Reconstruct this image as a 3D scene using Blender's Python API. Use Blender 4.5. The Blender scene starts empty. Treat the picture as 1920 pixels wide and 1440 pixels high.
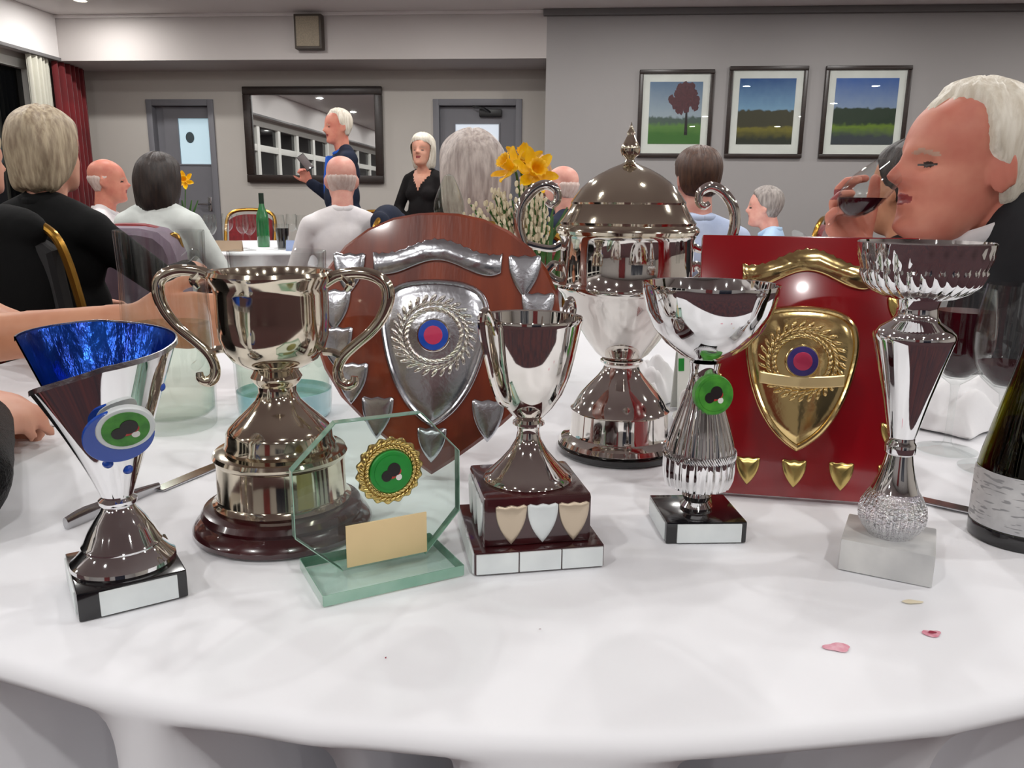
import bpy, bmesh, math, random
import numpy as np
from mathutils import Vector, Matrix, Euler
random.seed(7); np.random.seed(7)
S = bpy.context.scene
COL = S.collection
PI = math.pi
rad = math.radians

# ------------------------------------------------------------------ camera, world, exposure
cam_d = bpy.data.cameras.new('camera'); cam = bpy.data.objects.new('camera', cam_d); COL.objects.link(cam)
cam_d.sensor_width = 36.0; cam_d.lens = 1480.0/1920.0*36.0; cam_d.clip_start = 0.02; cam_d.clip_end = 100
cam.matrix_world = Matrix.Translation((0, 0, 1.02)) @ Matrix.Rotation(rad(90-12.75), 4, 'X') @ Matrix.Rotation(rad(0.6), 4, 'Z')
S.camera = cam
S.view_settings.view_transform = 'Standard'; S.view_settings.look = 'None'
S.view_settings.gamma = 1.0; S.view_settings.use_curve_mapping = False
S.view_settings.exposure = -1.0
LAMP_W = 30.0            # each ceiling downlight
LAMP_TABLE = 7.0         # dimmed pair above the trophy table
W = bpy.data.worlds.new('night'); S.world = W; W.use_nodes = True
W.node_tree.nodes['Background'].inputs[0].default_value = (0.010, 0.012, 0.018, 1)   # night sky behind the windows
W.node_tree.nodes['Background'].inputs[1].default_value = 1.0
try:
    S.cycles.max_bounces = 14; S.cycles.diffuse_bounces = 4; S.cycles.glossy_bounces = 5
    S.cycles.transmission_bounces = 10; S.cycles.transparent_max_bounces = 24
    S.cycles.sample_clamp_indirect = 6.0; S.cycles.blur_glossy = 0.3
except Exception: pass

ROOM = rad(-5.0)         # the room is turned five degrees to the table
CEIL = 2.68
def rw(X, Y, Z=0.0):
    return Vector((X*math.cos(ROOM) - Y*math.sin(ROOM), X*math.sin(ROOM) + Y*math.cos(ROOM), Z))

# ------------------------------------------------------------------ materials
def lin(c):
    return tuple(((v/255)/12.92 if v/255 <= .04045 else ((v/255+.055)/1.055)**2.4) for v in c)
MATS = {}
def mat(name, rgb, rough=.5, metal=0., coat=0., var=.08, vscale=6., bump=0., bscale=200., spec=.5, sheen=0., stretch=(1,1,1), rgb2=None, detail=3., sss=0., emit=None, estr=0., blo=.35, bhi=.65):
    if name in MATS: return MATS[name]
    m = bpy.data.materials.new(name); m.use_nodes = True; MATS[name] = m
    nt = m.node_tree; n = nt.nodes; L = nt.links; b = n['Principled BSDF']
    c1 = lin(rgb); c2 = lin(rgb2) if rgb2 else tuple(v*(1-var) for v in c1)
    tc = n.new('ShaderNodeTexCoord'); mp = n.new('ShaderNodeMapping'); mp.inputs['Scale'].default_value = stretch
    L.new(tc.outputs['Object'], mp.inputs['Vector'])
    nz = n.new('ShaderNodeTexNoise'); nz.inputs['Scale'].default_value = vscale; nz.inputs['Detail'].default_value = detail
    L.new(mp.outputs[0], nz.inputs['Vector'])
    rp = n.new('ShaderNodeValToRGB'); rp.color_ramp.elements[0].position = blo; rp.color_ramp.elements[1].position = bhi
    rp.color_ramp.elements[0].color = (*c1, 1); rp.color_ramp.elements[1].color = (*c2, 1)
    L.new(nz.outputs['Fac'], rp.inputs['Fac']); L.new(rp.outputs[0], b.inputs['Base Color'])
    b.inputs['Roughness'].default_value = rough; b.inputs['Metallic'].default_value = metal
    b.inputs['Coat Weight'].default_value = coat; b.inputs['Coat Roughness'].default_value = .06
    b.inputs['Specular IOR Level'].default_value = spec
    if sheen: b.inputs['Sheen Weight'].default_value = sheen
    if sss:
        b.inputs['Subsurface Weight'].default_value = sss; b.inputs['Subsurface Radius'].default_value = (.012, .005, .003); b.inputs['Subsurface Scale'].default_value = 1.0
    if emit: b.inputs['Emission Color'].default_value = (*lin(emit), 1); b.inputs['Emission Strength'].default_value = estr
    if bump:
        nb = n.new('ShaderNodeTexNoise'); nb.inputs['Scale'].default_value = bscale; nb.inputs['Detail'].default_value = 3
        L.new(mp.outputs[0], nb.inputs['Vector'])
        bp = n.new('ShaderNodeBump'); bp.inputs['Strength'].default_value = bump; bp.inputs['Distance'].default_value = .004
        L.new(nb.outputs['Fac'], bp.inputs['Height']); L.new(bp.outputs[0], b.inputs['Normal'])
    return m
def glass(name, tint=(.985, .99, .987), refl=1.0, rough=.0):
    """thin clear glass: light passes straight through, edges and highlights reflect"""
    if name in MATS: return MATS[name]
    m = bpy.data.materials.new(name); m.use_nodes = True; MATS[name] = m
    nt = m.node_tree; n = nt.nodes; L = nt.links
    n.remove(n['Principled BSDF']); out = n['Material Output']
    tr = n.new('ShaderNodeBsdfTransparent')
    lw = n.new('ShaderNodeLayerWeight'); lw.inputs['Blend'].default_value = .28
    mixc = n.new('ShaderNodeMix'); mixc.data_type = 'RGBA'
    mixc.inputs['A'].default_value = (*tint, 1); mixc.inputs['B'].default_value = (tint[0]*.91, tint[1]*.935, tint[2]*.93, 1)
    L.new(lw.outputs['Facing'], mixc.inputs['Factor']); L.new(mixc.outputs['Result'], tr.inputs['Color'])
    gl = n.new('ShaderNodeBsdfGlossy'); gl.inputs['Roughness'].default_value = rough
    lf = n.new('ShaderNodeLayerWeight'); lf.inputs['Blend'].default_value = .5
    pw = n.new('ShaderNodeMath'); pw.operation = 'POWER'; pw.inputs[1].default_value = 4.0; L.new(lf.outputs['Facing'], pw.inputs[0])
    mul = n.new('ShaderNodeMath'); mul.operation = 'MULTIPLY_ADD'; mul.inputs[1].default_value = .55*refl; mul.inputs[2].default_value = .035*refl; mul.use_clamp = True
    L.new(pw.outputs[0], mul.inputs[0])
    mx = n.new('ShaderNodeMixShader'); L.new(mul.outputs[0], mx.inputs[0]); L.new(tr.outputs[0], mx.inputs[1]); L.new(gl.outputs[0], mx.inputs[2])
    L.new(mx.outputs[0], out.inputs['Surface'])
    return m
CLOTH = mat('white_linen', (234,235,239), .85, var=.03, vscale=3, bump=.10, bscale=40)
SILVER = mat('polished_silver', (238,234,228), .045, 1, var=.05, vscale=14, bump=.012, bscale=60)
SILVER_W = mat('warm_silver', (226,216,196), .085, 1, var=.07, vscale=12, bump=.015, bscale=60)
CHROME = mat('chromed_plastic', (240,240,240), .035, 1, var=.03, vscale=20)
SATIN = mat('satin_silver_plate', (206,208,214), .20, 1, var=.10, vscale=30, bump=.05, bscale=220)
GOLD = mat('bright_gold_plate', (242,214,150), .13, 1, var=.12, vscale=25, bump=.04, bscale=120)
GOLD_T = mat('pale_gold_plate', (214,190,120), .22, 1, var=.1, vscale=30)
MAROON = mat('maroon_lacquer', (62,16,20), .22, coat=1, rgb2=(44,10,14), vscale=20)
BLACKP = mat('black_gloss_base', (16,15,18), .12, coat=.6, var=.2)
WOOD = mat('mahogany', (132,54,24), .28, coat=.7, rgb2=(96,34,16), vscale=9, stretch=(4,4,.7), detail=6, bump=.04, bscale=60)
REDP = mat('red_gloss_plaque', (138,10,20), .16, coat=.8, rgb2=(122,6,16), vscale=5)
MARBLE = mat('white_marble', (214,214,212), .3, rgb2=(176,177,178), vscale=16, detail=8, stretch=(1,2.2,1))
PLATE = mat('white_engraving_plate', (226,232,232), .42, metal=.15, rgb2=(214,220,221), vscale=30)
BEIGE = mat('cream_plate', (226,200,152), .5, var=.05, vscale=30)
TANPL = mat('champagne_plate', (206,190,168), .32, metal=.5, var=.06, vscale=30)
BLUEF = mat('blue_foil', (12,70,165), .18, metal=.75, rgb2=(4,40,125), vscale=60, stretch=(1,1,.25), bump=.2, bscale=160)
BLUEE = mat('blue_enamel', (22,74,176), .25, coat=.5, var=.1)
GREENE = mat('green_enamel', (24,140,48), .35, var=.15, vscale=80)
GREENL = mat('grass_green_print', (74,152,50), .4, rgb2=(52,124,40), vscale=120)
PINKE = mat('pink_enamel', (196,52,92), .35, var=.1)
PURPE = mat('indigo_enamel', (58,44,120), .35, var=.1)
BOWLB = mat('black_bowl_print', (26,20,20), .4)
BOWLR = mat('red_bowl_print', (172,52,44), .4)
WHITEP = mat('white_print', (226,228,222), .5)
GLASS = glass('clear_glass')
GLASSB = glass('pale_blue_glass', (.72, .90, .95))
GLASSG = glass('greenish_plate_glass', (.90, .965, .935))
GEDGE = mat('green_glass_edge', (150,186,168), .12, spec=.8, rgb2=(112,160,138), vscale=20, coat=1)
WINE = mat('red_wine', (52,6,16), .12, spec=.2, rgb2=(40,4,12))
GLASSO = glass('olive_bottle_glass', (.34, .33, .03), 1.3)
WATER = glass('still_water', (.90, .94, .88), .6)
STEEL = mat('cutlery_steel', (196,196,198), .14, 1, var=.08, vscale=40)
NAPK = mat('paper_napkin', (242,242,244), .8, var=.04, vscale=10, bump=.1, bscale=60)
LEAFG = mat('flower_stem_green', (62,104,40), .5, rgb2=(40,80,28), vscale=30)
FLOR = mat('cream_floret', (226,214,186), .7, rgb2=(200,186,156), vscale=60)
YEL = mat('daffodil_yellow', (246,202,8), .5, rgb2=(238,178,0), vscale=30, sss=.0)
YELO = mat('daffodil_trumpet', (248,192,4), .5, rgb2=(240,176,0), vscale=40)
PURPF = mat('lilac_petal', (150,128,178), .6, var=.15)
GOLDFR = mat('brass_tube', (176,132,56), .25, .9, var=.1)
REDFAB = mat('red_chair_fabric', (132,22,30), .85, sheen=.3, rgb2=(112,16,24), vscale=40, bump=.1, bscale=400)
BLKFAB = mat('black_chair_fabric', (18,17,19), .85, sheen=.2, var=.2, vscale=40)
LILFAB = mat('lilac_chair_cover', (126,108,124), .8, sheen=.3, rgb2=(108,92,108), vscale=5)
CARPET = mat('dark_patterned_carpet', (70,34,36), .95, rgb2=(40,26,34), vscale=8, bump=.3, bscale=300)
PAINT_L = mat('warm_white_paint', (198,193,186), .8, var=.03, vscale=1.5)
PAINT_W = mat('ceiling_white_paint', (232,228,226), .85, var=.02, vscale=1.5)
PAINT_B = mat('bulkhead_paint', (196,190,187), .8, var=.03, vscale=1.5)
PAINT_G = mat('mid_grey_paint', (160,157,156), .8, var=.03, vscale=1.5)
TRIMG = mat('grey_cornice_paint', (110,108,108), .7, var=.03)
DOORG = mat('grey_door_paint', (122,122,128), .5, var=.05, vscale=3)
UPVC = mat('white_window_frame', (228,228,222), .4, var=.02)
NIGHT = mat('dark_window_glass', (6,7,9), .03, spec=.6)
LITP = mat('lit_corridor_pane', (200,220,230), .3, emit=(188,222,236), estr=.85, var=.02)
LITP2 = mat('lit_hall_pane', (214,222,232), .3, emit=(220,230,242), estr=1.0, var=.02)
DKFRAME = mat('dark_walnut_frame', (46,32,26), .35, rgb2=(32,22,18), vscale=20, stretch=(1,1,8))
MIRROR = mat('mirror_silvering', (232,234,234), .01, 1, var=.01)
CURTR = mat('red_velvet_curtain', (120,14,22), .8, sheen=.4, rgb2=(96,8,16), vscale=4)
CURTW = mat('cream_voile_curtain', (206,204,190), .85, var=.06, vscale=6)
SPKG = mat('beige_speaker_grille', (158,146,126), .7, rgb2=(134,124,108), vscale=180)
SPKF = mat('brown_speaker_case', (72,64,56), .5)
BLKMET = mat('black_metal', (20,20,22), .4, var=.1)
LAMPE = mat('lamp_lens', (255,250,240), .4, emit=(255,244,226), estr=14)
BOARD = mat('plywood_table', (130,96,62), .6, var=.2, vscale=8)

# ------------------------------------------------------------------ mesh helpers
def link(o, parent=None):
    COL.objects.link(o)
    if parent is not None: o.parent = parent
    return o
def obj(name, vf, m, parent=None, smooth=True, loc=(0,0,0), rot=(0,0,0), sharp=35):
    v, f = vf[0], vf[1]
    me = bpy.data.meshes.new(name); me.from_pydata([tuple(p) for p in v], [], [tuple(q) for q in f])
    bm = bmesh.new(); bm.from_mesh(me); bmesh.ops.recalc_face_normals(bm, faces=bm.faces); bm.to_mesh(me); bm.free()
    ms = m if isinstance(m, (list, tuple)) else [m]
    for q in ms: me.materials.append(q)
    if smooth:
        me.polygons.foreach_set('use_smooth', [True]*len(me.polygons))
        me.set_sharp_from_angle(angle=rad(sharp))
    o = bpy.data.objects.new(name, me); o.location = loc; o.rotation_euler = rot
    return link(o, parent)
def tag(o, label, cat, group=None):
    o['label'] = label; o['category'] = cat
    if group: o['group'] = group
    return o
def thing(name, label, cat, loc=(0,0,0), rotz=0., group=None, rot=None):
    o = bpy.data.objects.new(name, None); o.empty_display_size = .05
    o.location = loc; o.rotation_euler = rot if rot else (0, 0, rotz)
    link(o); return tag(o, label, cat, group)
def struct(o):
    o['kind'] = 'structure'; return o
def dup(root, loc, rotz, label, group=None):
    r = root.copy(); COL.objects.link(r); r.location = loc; r.rotation_euler = (0, 0, rotz); r['label'] = label
    if group: r['group'] = group
    for ch in list(root.children):
        c = ch.copy(); COL.objects.link(c); c.parent = r
        for g in ch.children:
            d = g.copy(); COL.objects.link(d); d.parent = c
    return r
def join(*parts):
    V, F = [], []
    for v, f in parts:
        k = len(V); V += [tuple(p) for p in v]; F += [tuple(i+k for i in q) for q in f]
    return V, F
def xf(vf, mtx):
    return [tuple(mtx @ Vector(p)) for p in vf[0]], vf[1]
def move(vf, d): return [(p[0]+d[0], p[1]+d[1], p[2]+d[2]) for p in vf[0]], vf[1]
def box(x0, x1, y0, y1, z0, z1, b=0.):
    if b <= 0:
        v = [(x0,y0,z0),(x1,y0,z0),(x1,y1,z0),(x0,y1,z0),(x0,y0,z1),(x1,y0,z1),(x1,y1,z1),(x0,y1,z1)]
        return v, [(0,3,2,1),(4,5,6,7),(0,1,5,4),(1,2,6,5),(2,3,7,6),(3,0,4,7)]
    bm = bmesh.new(); bmesh.ops.create_cube(bm, size=1)
    for p in bm.verts: p.co = Vector(((x0+x1)/2+p.co.x*(x1-x0), (y0+y1)/2+p.co.y*(y1-y0), (z0+z1)/2+p.co.z*(z1-z0)))
    bmesh.ops.bevel(bm, geom=list(bm.edges), offset=b, segments=2, affect='EDGES', profile=.6)
    bm.verts.index_update()
    r = [tuple(p.co) for p in bm.verts], [tuple(q.index for q in f.verts) for f in bm.faces]; bm.free(); return r
def lathe(prof, seg=64, mod=None, a0=0., a1=2*PI):
    """prof: (radius, height); mod(angle, i) scales the radius"""
    V, F = [], []; full = abs(a1-a0-2*PI) < 1e-6; rings = []
    n = seg if full else seg+1
    for i, (r, z) in enumerate(prof):
        if r <= 1e-7 and full:
            rings.append([len(V)]); V.append((0, 0, z))
        else:
            ring = []
            for k in range(n):
                a = a0+(a1-a0)*k/seg; q = r*(mod(a, i) if mod else 1)
                ring.append(len(V)); V.append((q*math.cos(a), q*math.sin(a), z))
            rings.append(ring)
    for A, B in zip(rings, rings[1:]):
        for k in range(seg):
            k2 = (k+1) % n
            if len(A) == 1 and len(B) == 1: continue
            if len(A) == 1: F.append((A[0], B[k], B[k2]))
            elif len(B) == 1: F.append((A[k], A[k2], B[0]))
            else: F.append((A[k], A[k2], B[k2], B[k]))
    return V, F
def spline(pts, n=8):
    P = [np.array(p, float) for p in pts]; P = [2*P[0]-P[1]]+P+[2*P[-1]-P[-2]]; out = []
    for i in range(1, len(P)-2):
        a, b, c, d = P[i-1:i+3]
        for k in range(n):
            t = k/n; out.append(.5*((2*b)+(-a+c)*t+(2*a-5*b+4*c-d)*t*t+(-a+3*b-3*c+d)*t**3))
    out.append(P[-2]); return out
def tube(pts, r, seg=10, n=6, flat=1.0, up=None, caps=True):
    P = spline(pts, n) if n > 0 else [np.array(p, float) for p in pts]
    rr = [r]*len(P) if not hasattr(r, '__len__') else list(np.interp(np.linspace(0, 1, len(P)), np.linspace(0, 1, len(r)), r))
    V, F = [], []; nrm = None
    for i, p in enumerate(P):
        t = P[min(i+1, len(P)-1)]-P[max(i-1, 0)]; t = t/(np.linalg.norm(t)+1e-12)
        if nrm is None:
            u = np.array(up if up is not None else ((0,0,1) if abs(t[2]) < .9 else (1,0,0)), float)
        else: u = nrm
        nrm = u-t*np.dot(u, t); nrm /= np.linalg.norm(nrm)+1e-12; bn = np.cross(t, nrm)
        for k in range(seg):
            a = 2*PI*k/seg; V.append(tuple(p+rr[i]*(math.cos(a)*nrm+flat*math.sin(a)*bn)))
    for i in range(len(P)-1):
        for k in range(seg): F.append((i*seg+k, i*seg+(k+1) % seg, (i+1)*seg+(k+1) % seg, (i+1)*seg+k))
    if caps: F.append(tuple(range(seg))[::-1]); F.append(tuple((len(P)-1)*seg+k for k in range(seg)))
    return V, F
def offset_poly(pts, d):
    P = np.array(pts, float); n = len(P); out = []
    area = sum(P[i][0]*P[(i+1) % n][1]-P[(i+1) % n][0]*P[i][1] for i in range(n)); s = 1 if area > 0 else -1
    for i in range(n):
        a = P[i]-P[i-1]; b = P[(i+1) % n]-P[i]
        a = a/(np.linalg.norm(a)+1e-12); b = b/(np.linalg.norm(b)+1e-12)
        na = np.array((-a[1], a[0])); nb = np.array((-b[1], b[0])); m = na+nb; m = m/(np.linalg.norm(m)+1e-9)
        k = max(.5, float(np.dot(m, na))); out.append(tuple(P[i]+s*m*d/k))
    return out
def prism(outline, yf, yb, bev=0., dome=0.):
    """outline in (x,z); front at y=yf (towards the viewer), back at y=yb; bevelled front edge"""
    n = len(outline); V = [(x, yb, z) for x, z in outline]; F = [tuple(range(n))]
    if bev > 0:
        V += [(x, yf+bev, z) for x, z in outline]; V += [(x, yf, z) for x, z in offset_poly(outline, bev)]; L = 3
    else:
        V += [(x, yf, z) for x, z in outline]; L = 2
    for l in range(L-1):
        for k in range(n): F.append((l*n+k, l*n+(k+1) % n, (l+1)*n+(k+1) % n, (l+1)*n+k))
    o = (L-1)*n
    if dome > 0:
        top = V[o:o+n]; cx = sum(p[0] for p in top)/n; cz = sum(p[2] for p in top)/n
        for s, h in ((.8, .45), (.5, .85)):
            V += [(cx+(p[0]-cx)*s, yf-dome*h, cz+(p[2]-cz)*s) for p in top]
            b = len(V)-n
            for k in range(n): F.append((o+k, o+(k+1) % n, b+(k+1) % n, b+k))
            o = b
        V.append((cx, yf-dome, cz)); c = len(V)-1
        for k in range(n): F.append((o+k, o+(k+1) % n, c))
    else: F.append(tuple(o+k for k in range(n))[::-1])
    return V, F
def disc_y(r, yf, yb, seg=40, rx=None, cx=0, cz=0):
    return prism([(cx+(rx or r)*math.cos(2*PI*k/seg), cz+r*math.sin(2*PI*k/seg)) for k in range(seg)], yf, yb, min(.0006, abs(yb-yf)*.4))
def ball(c, r, seg=12, rings=8):
    rx, ry, rz = r if hasattr(r, '__len__') else (r, r, r)
    pr = [(math.sin(PI*i/rings), -math.cos(PI*i/rings)) for i in range(rings+1)]; pr[0] = (0, -1); pr[-1] = (0, 1)
    v, f = lathe(pr, seg); return [(c[0]+p[0]*rx, c[1]+p[1]*ry, c[2]+p[2]*rz) for p in v], f
def heater(w, h, n=10, scallop=True):
    """small award shield, point down, centred at the origin"""
    top = [(-w, h*.46), (-w*.82, h*.50), (-w*.40, h*.455), (0, h*.50), (w*.40, h*.455), (w*.82, h*.50), (w, h*.46)] if scallop else [(-w, h*.5), (w, h*.5)]
    side = [(w*(1-t**2.3), h*(.46-.96*t)) for t in [k/n for k in range(1, n)]]
    return (top+side+[(0, -h*.5)]+[(-x, z) for x, z in side[::-1]])[::-1]

# ------------------------------------------------------------------ the room
RZ = (0, 0, ROOM)
D1, D2, XL, XR, YB = 7.4, 8.0, -5.05, 5.6, -4.2
struct(obj('floor', box(XL-.2, XR+.2, YB-.2, D2+.2, -.06, 0), CARPET, rot=RZ, smooth=False))
struct(obj('ceiling', box(XL-.2, XR+.2, YB-.2, D2+.2, CEIL, CEIL+.08), PAINT_W, rot=RZ, smooth=False))
ALC = -.375      # right end of the alcove
# alcove wall with two door openings
dA, dB = (-4.42, -3.72), (-1.50, -.63)
parts = [box(XL, dA[0], D2, D2+.15, 0, CEIL), box(dA[1], dB[0], D2, D2+.15, 0, CEIL), box(dB[1], ALC+.3, D2, D2+.15, 0, CEIL),
         box(dA[0], dA[1], D2, D2+.15, 2.02, CEIL), box(dB[0], dB[1], D2, D2+.15, 2.02, CEIL)]
struct(obj('wall_back', join(*parts), PAINT_L, rot=RZ, smooth=False))
struct(obj('trim_1', box(XL, ALC, D1, D2, 2.285, CEIL), PAINT_B, rot=RZ, smooth=False))           # bulkhead over the alcove
struct(obj('wall_right', join(box(ALC, XR, D1, D1+.15, 0, CEIL), box(ALC, ALC+.15, D1+.15, D2, 0, CEIL)), PAINT_G, rot=RZ, smooth=False))
struct(obj('trim_2', box(ALC-.03, XR, D1-.05, D1, CEIL-.055, CEIL, .008), TRIMG, rot=RZ, smooth=False))
struct(obj('trim_3', box(XL, ALC, D1-.02, D1, CEIL-.03, CEIL, .006), PAINT_W, rot=RZ, smooth=False))
struct(obj('wall_rear', box(XL, XR, YB-.15, YB, 0, CEIL), PAINT_G, rot=RZ, smooth=False))
struct(obj('wall_side', box(XR, XR+.15, YB, D1, 0, CEIL), PAINT_L, rot=RZ, smooth=False))
for i, (x0, x1, y) in enumerate([(XL, dA[0], D2), (dA[1], dB[0], D2), (dB[1], ALC, D2), (ALC, XR, D1)]):
    struct(obj(('baseboard_back', 'baseboard_back', 'baseboard_back', 'baseboard_right')[i], box(x0, x1, y-.018, y, 0, .12, .004), UPVC, rot=RZ, smooth=False))
# left wall with three big windows
WIN = [(5.55, 7.20), (.2, 4.5), (-3.9, -.9)]
parts = []; edges = [D2] + [v for w in WIN for v in (w[1], w[0])] + [YB]
for k in range(0, len(edges), 2): parts.append(box(XL-.15, XL, edges[k+1], edges[k], 0, CEIL))
for a, b in WIN: parts += [box(XL-.15, XL, a, b, 0, .35), box(XL-.15, XL, a, b, 2.25, CEIL)]
struct(obj('wall_left', join(*parts), PAINT_L, rot=RZ, smooth=False))
for k, (a, b) in enumerate(WIN):
    w = bpy.data.objects.new('window_%d' % (k+1), None); link(w); w.rotation_euler = RZ; struct(w)
    fr = obj('window_frame', join(box(XL-.10, XL+.01, a, a+.07, .35, 2.25, .006), box(XL-.10, XL+.01, b-.07, b, .35, 2.25, .006),
        box(XL-.10, XL+.01, a, b, .35, .43, .006), box(XL-.10, XL+.01, a, b, 2.17, 2.25, .006)), UPVC, w)
    nb = max(2, round((b-a)/.95)); step = (b-a)/nb
    for j in range(1, nb): obj('mullion', box(XL-.09, XL+.005, a+j*step-.055, a+j*step+.055, .43, 2.17, .006), UPVC, w)
    for j in range(nb):
        y0, y1 = a+j*step+(.07 if j == 0 else .055), a+(j+1)*step-(.07 if j == nb-1 else .055)
        if k: obj('transom', box(XL-.085, XL, y0, y1, 1.80, 1.90, .006), UPVC, w)
        obj('pane', box(XL-.05, XL-.042, y0, y1, .43, 1.80 if k else 2.17), NIGHT, w, smooth=False)
        if k: obj('pane', box(XL-.05, XL-.042, y0, y1, 1.90, 2.17), NIGHT, w, smooth=False)
struct(obj('trim_4', box(XL-.02, XL+.16, YB, D1, 2.30, CEIL, .01), PAINT_W, rot=RZ, smooth=False))   # pelmet beam along the windows
struct(obj('trim_5', box(XL+.16, XL+.175, YB, D1, 2.28, 2.31, .004), TRIMG, rot=RZ, smooth=False))
def curtain(name, label, m, y0, y1, z0, z1, x, folds, amp):
    n = folds*10; V = []; F = []
    for t, z in ((0, z0), (.5, (z0+z1)/2), (1, z1)):
        for k in range(n+1):
            u = k/n; V.append((x+amp*(1.1-.35*t)*math.sin(u*folds*2*PI)+.02*math.sin(u*5), y0+(y1-y0)*u, z))
    for r in range(2):
        for k in range(n): F.append((r*(n+1)+k, r*(n+1)+k+1, (r+1)*(n+1)+k+1, (r+1)*(n+1)+k))
    k0 = len(V); V += [(p[0]-.012, p[1], p[2]) for p in V]; F += [tuple(i+k0 for i in f[::-1]) for f in F]
    o = tag(obj(name, (V, F), m, rot=RZ, sharp=80), label, 'curtain'); return o
curtain('curtain', 'deep red velvet curtain hanging in the corner by the window', CURTR, 7.36, 7.86, .05, 2.28, XL+.11, 6, .04)
curtain('sheer_curtain', 'cream voile curtain gathered between dark window and red curtain', CURTW, 7.00, 7.32, .05, 2.28, XL+.12, 5, .03)
curtain('curtain', 'red curtain drawn back at the long window opposite the mirror', CURTR, 4.45, 5.0, .05, 2.28, XL+.16, 6, .04)
# doors
def door(name, x0, x1, y, pane, lit, closer, leafx=None):
    d = bpy.data.objects.new(name, None); link(d); d.rotation_euler = RZ; struct(d)
    obj('door_frame', join(box(x0, x0+.06, y-.02, y+.12, 0, 2.02, .005), box(x1-.06, x1, y-.02, y+.12, 0, 2.02, .005), box(x0+.06, x1-.06, y-.02, y+.12, 1.96, 2.02, .005)), DOORG, d)
    a, b = leafx or (x0+.06, x1-.06); p0, p1, q0, q1 = pane
    leaf = obj('door_leaf', join(box(a, p0, y+.05, y+.095, .01, 1.955), box(p1, b, y+.05, y+.095, .01, 1.955), box(p0, p1, y+.05, y+.095, .01, q0), box(p0, p1, y+.05, y+.095, q1, 1.955)), DOORG, d, smooth=False)
    obj('glazing_bead', join(box(p0-.015, p0, y+.042, y+.05, q0-.015, q1+.015), box(p1, p1+.015, y+.042, y+.05, q0-.015, q1+.015), box(p0, p1, y+.042, y+.05, q0-.015, q0), box(p0, p1, y+.042, y+.05, q1, q1+.015)), DOORG, leaf, smooth=False)
    obj('pane', box(p0, p1, y+.06, y+.068, q0, q1), lit, leaf, smooth=False)
    obj('door_handle', join(tube([(b-.07, y+.03, 1.0), (b-.07, y+.005, 1.0), (b-.18, y+.005, 1.0)], .009, n=0), box(b-.09, b-.05, y+.042, y+.05, .93, 1.07, .003)), STEEL, leaf)
    if closer: obj('door_closer', join(box(b-.36, b-.14, y-.0, y+.05, 1.86, 1.93, .01), tube([(b-.25, y+.0, 1.9), (b-.3, y-.06, 1.93), (b-.42, y-.02, 1.955)], .008, n=0)), BLKMET, leaf)
    return d, leaf
d1, l1 = door('door_1', dA[0], dA[1], D2+.0, (-4.13, -3.80, 1.40, 1.845), LITP, False, (-4.28, -3.78))
obj('door_edge_panel', box(dA[0]+.06, -4.28, D2+.07, D2+.12, 0, 1.96), DOORG, d1, smooth=False)
obj('pane_oval', xf(disc_y(.055, 0, .002, rx=.045), Matrix.Translation((-4.02, D2+.058, 1.66))), mat('grey_oval', (70,84,90), .5), l1)  # dark grey oval on the lit pane
d2, l2 = door('door_2', dB[0], dB[1], D2+.0, (-1.29, -.86, 1.10, 1.795), LITP2, True)
struct(obj('added_doors', join(box(.6, 1.5, YB, YB+.05, 0, 2.05, .01), box(1.52, 2.42, YB, YB+.05, 0, 2.05, .01)), mat('added_door_blue', (34,38,52), .4), rot=RZ))  # unseen dark doors, added behind the camera for the metal to reflect
curtain('curtain', 'unseen maroon curtain added behind the trophy table for dark reflections', CURTR, 0, 0.9, .05, 2.4, 0, 8, .04).matrix_world = Matrix.Rotation(ROOM, 4, 'Z') @ Matrix.Translation((-1.2, YB+.1, 0)) @ Matrix.Rotation(rad(-90), 4, 'Z')  # added out of view on the rear wall to darken reflections in the cups
# wall speaker on the bulkhead
sp = thing('wall_speaker', 'square beige wall speaker on the bulkhead above the mirror', 'speaker'); sp.rotation_euler = RZ; sp.location = rw(-2.488, D1, 2.36)
obj('case', box(-.125, .125, -.09, 0, 0, .29, .008), SPKF, sp); obj('grille', box(-.105, .105, -.098, -.088, .02, .27, .006), SPKG, sp)
# mirror
mi = thing('wall_mirror', 'large dark framed mirror hung between the two grey doors', 'mirror'); mi.rotation_euler = RZ; mi.location = rw(-2.70, D2, 1.22)
mw, mh, fw = .70, .915, .075
for nm, bx in (('frame_rail', box(-mw, mw, -.05, 0, 0, fw, .008)), ('frame_rail', box(-mw, mw, -.05, 0, mh-fw, mh, .008)), ('frame_rail', box(-mw, -mw+fw, -.049, 0, fw, mh-fw, .008)), ('frame_rail', box(mw-fw, mw, -.049, 0, fw, mh-fw, .008))):
    obj(nm, bx, DKFRAME, mi)
obj('mirror_plate', box(-mw+fw, mw-fw, -.016, -.01, fw, mh-fw), MIRROR, mi, smooth=False)
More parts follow.
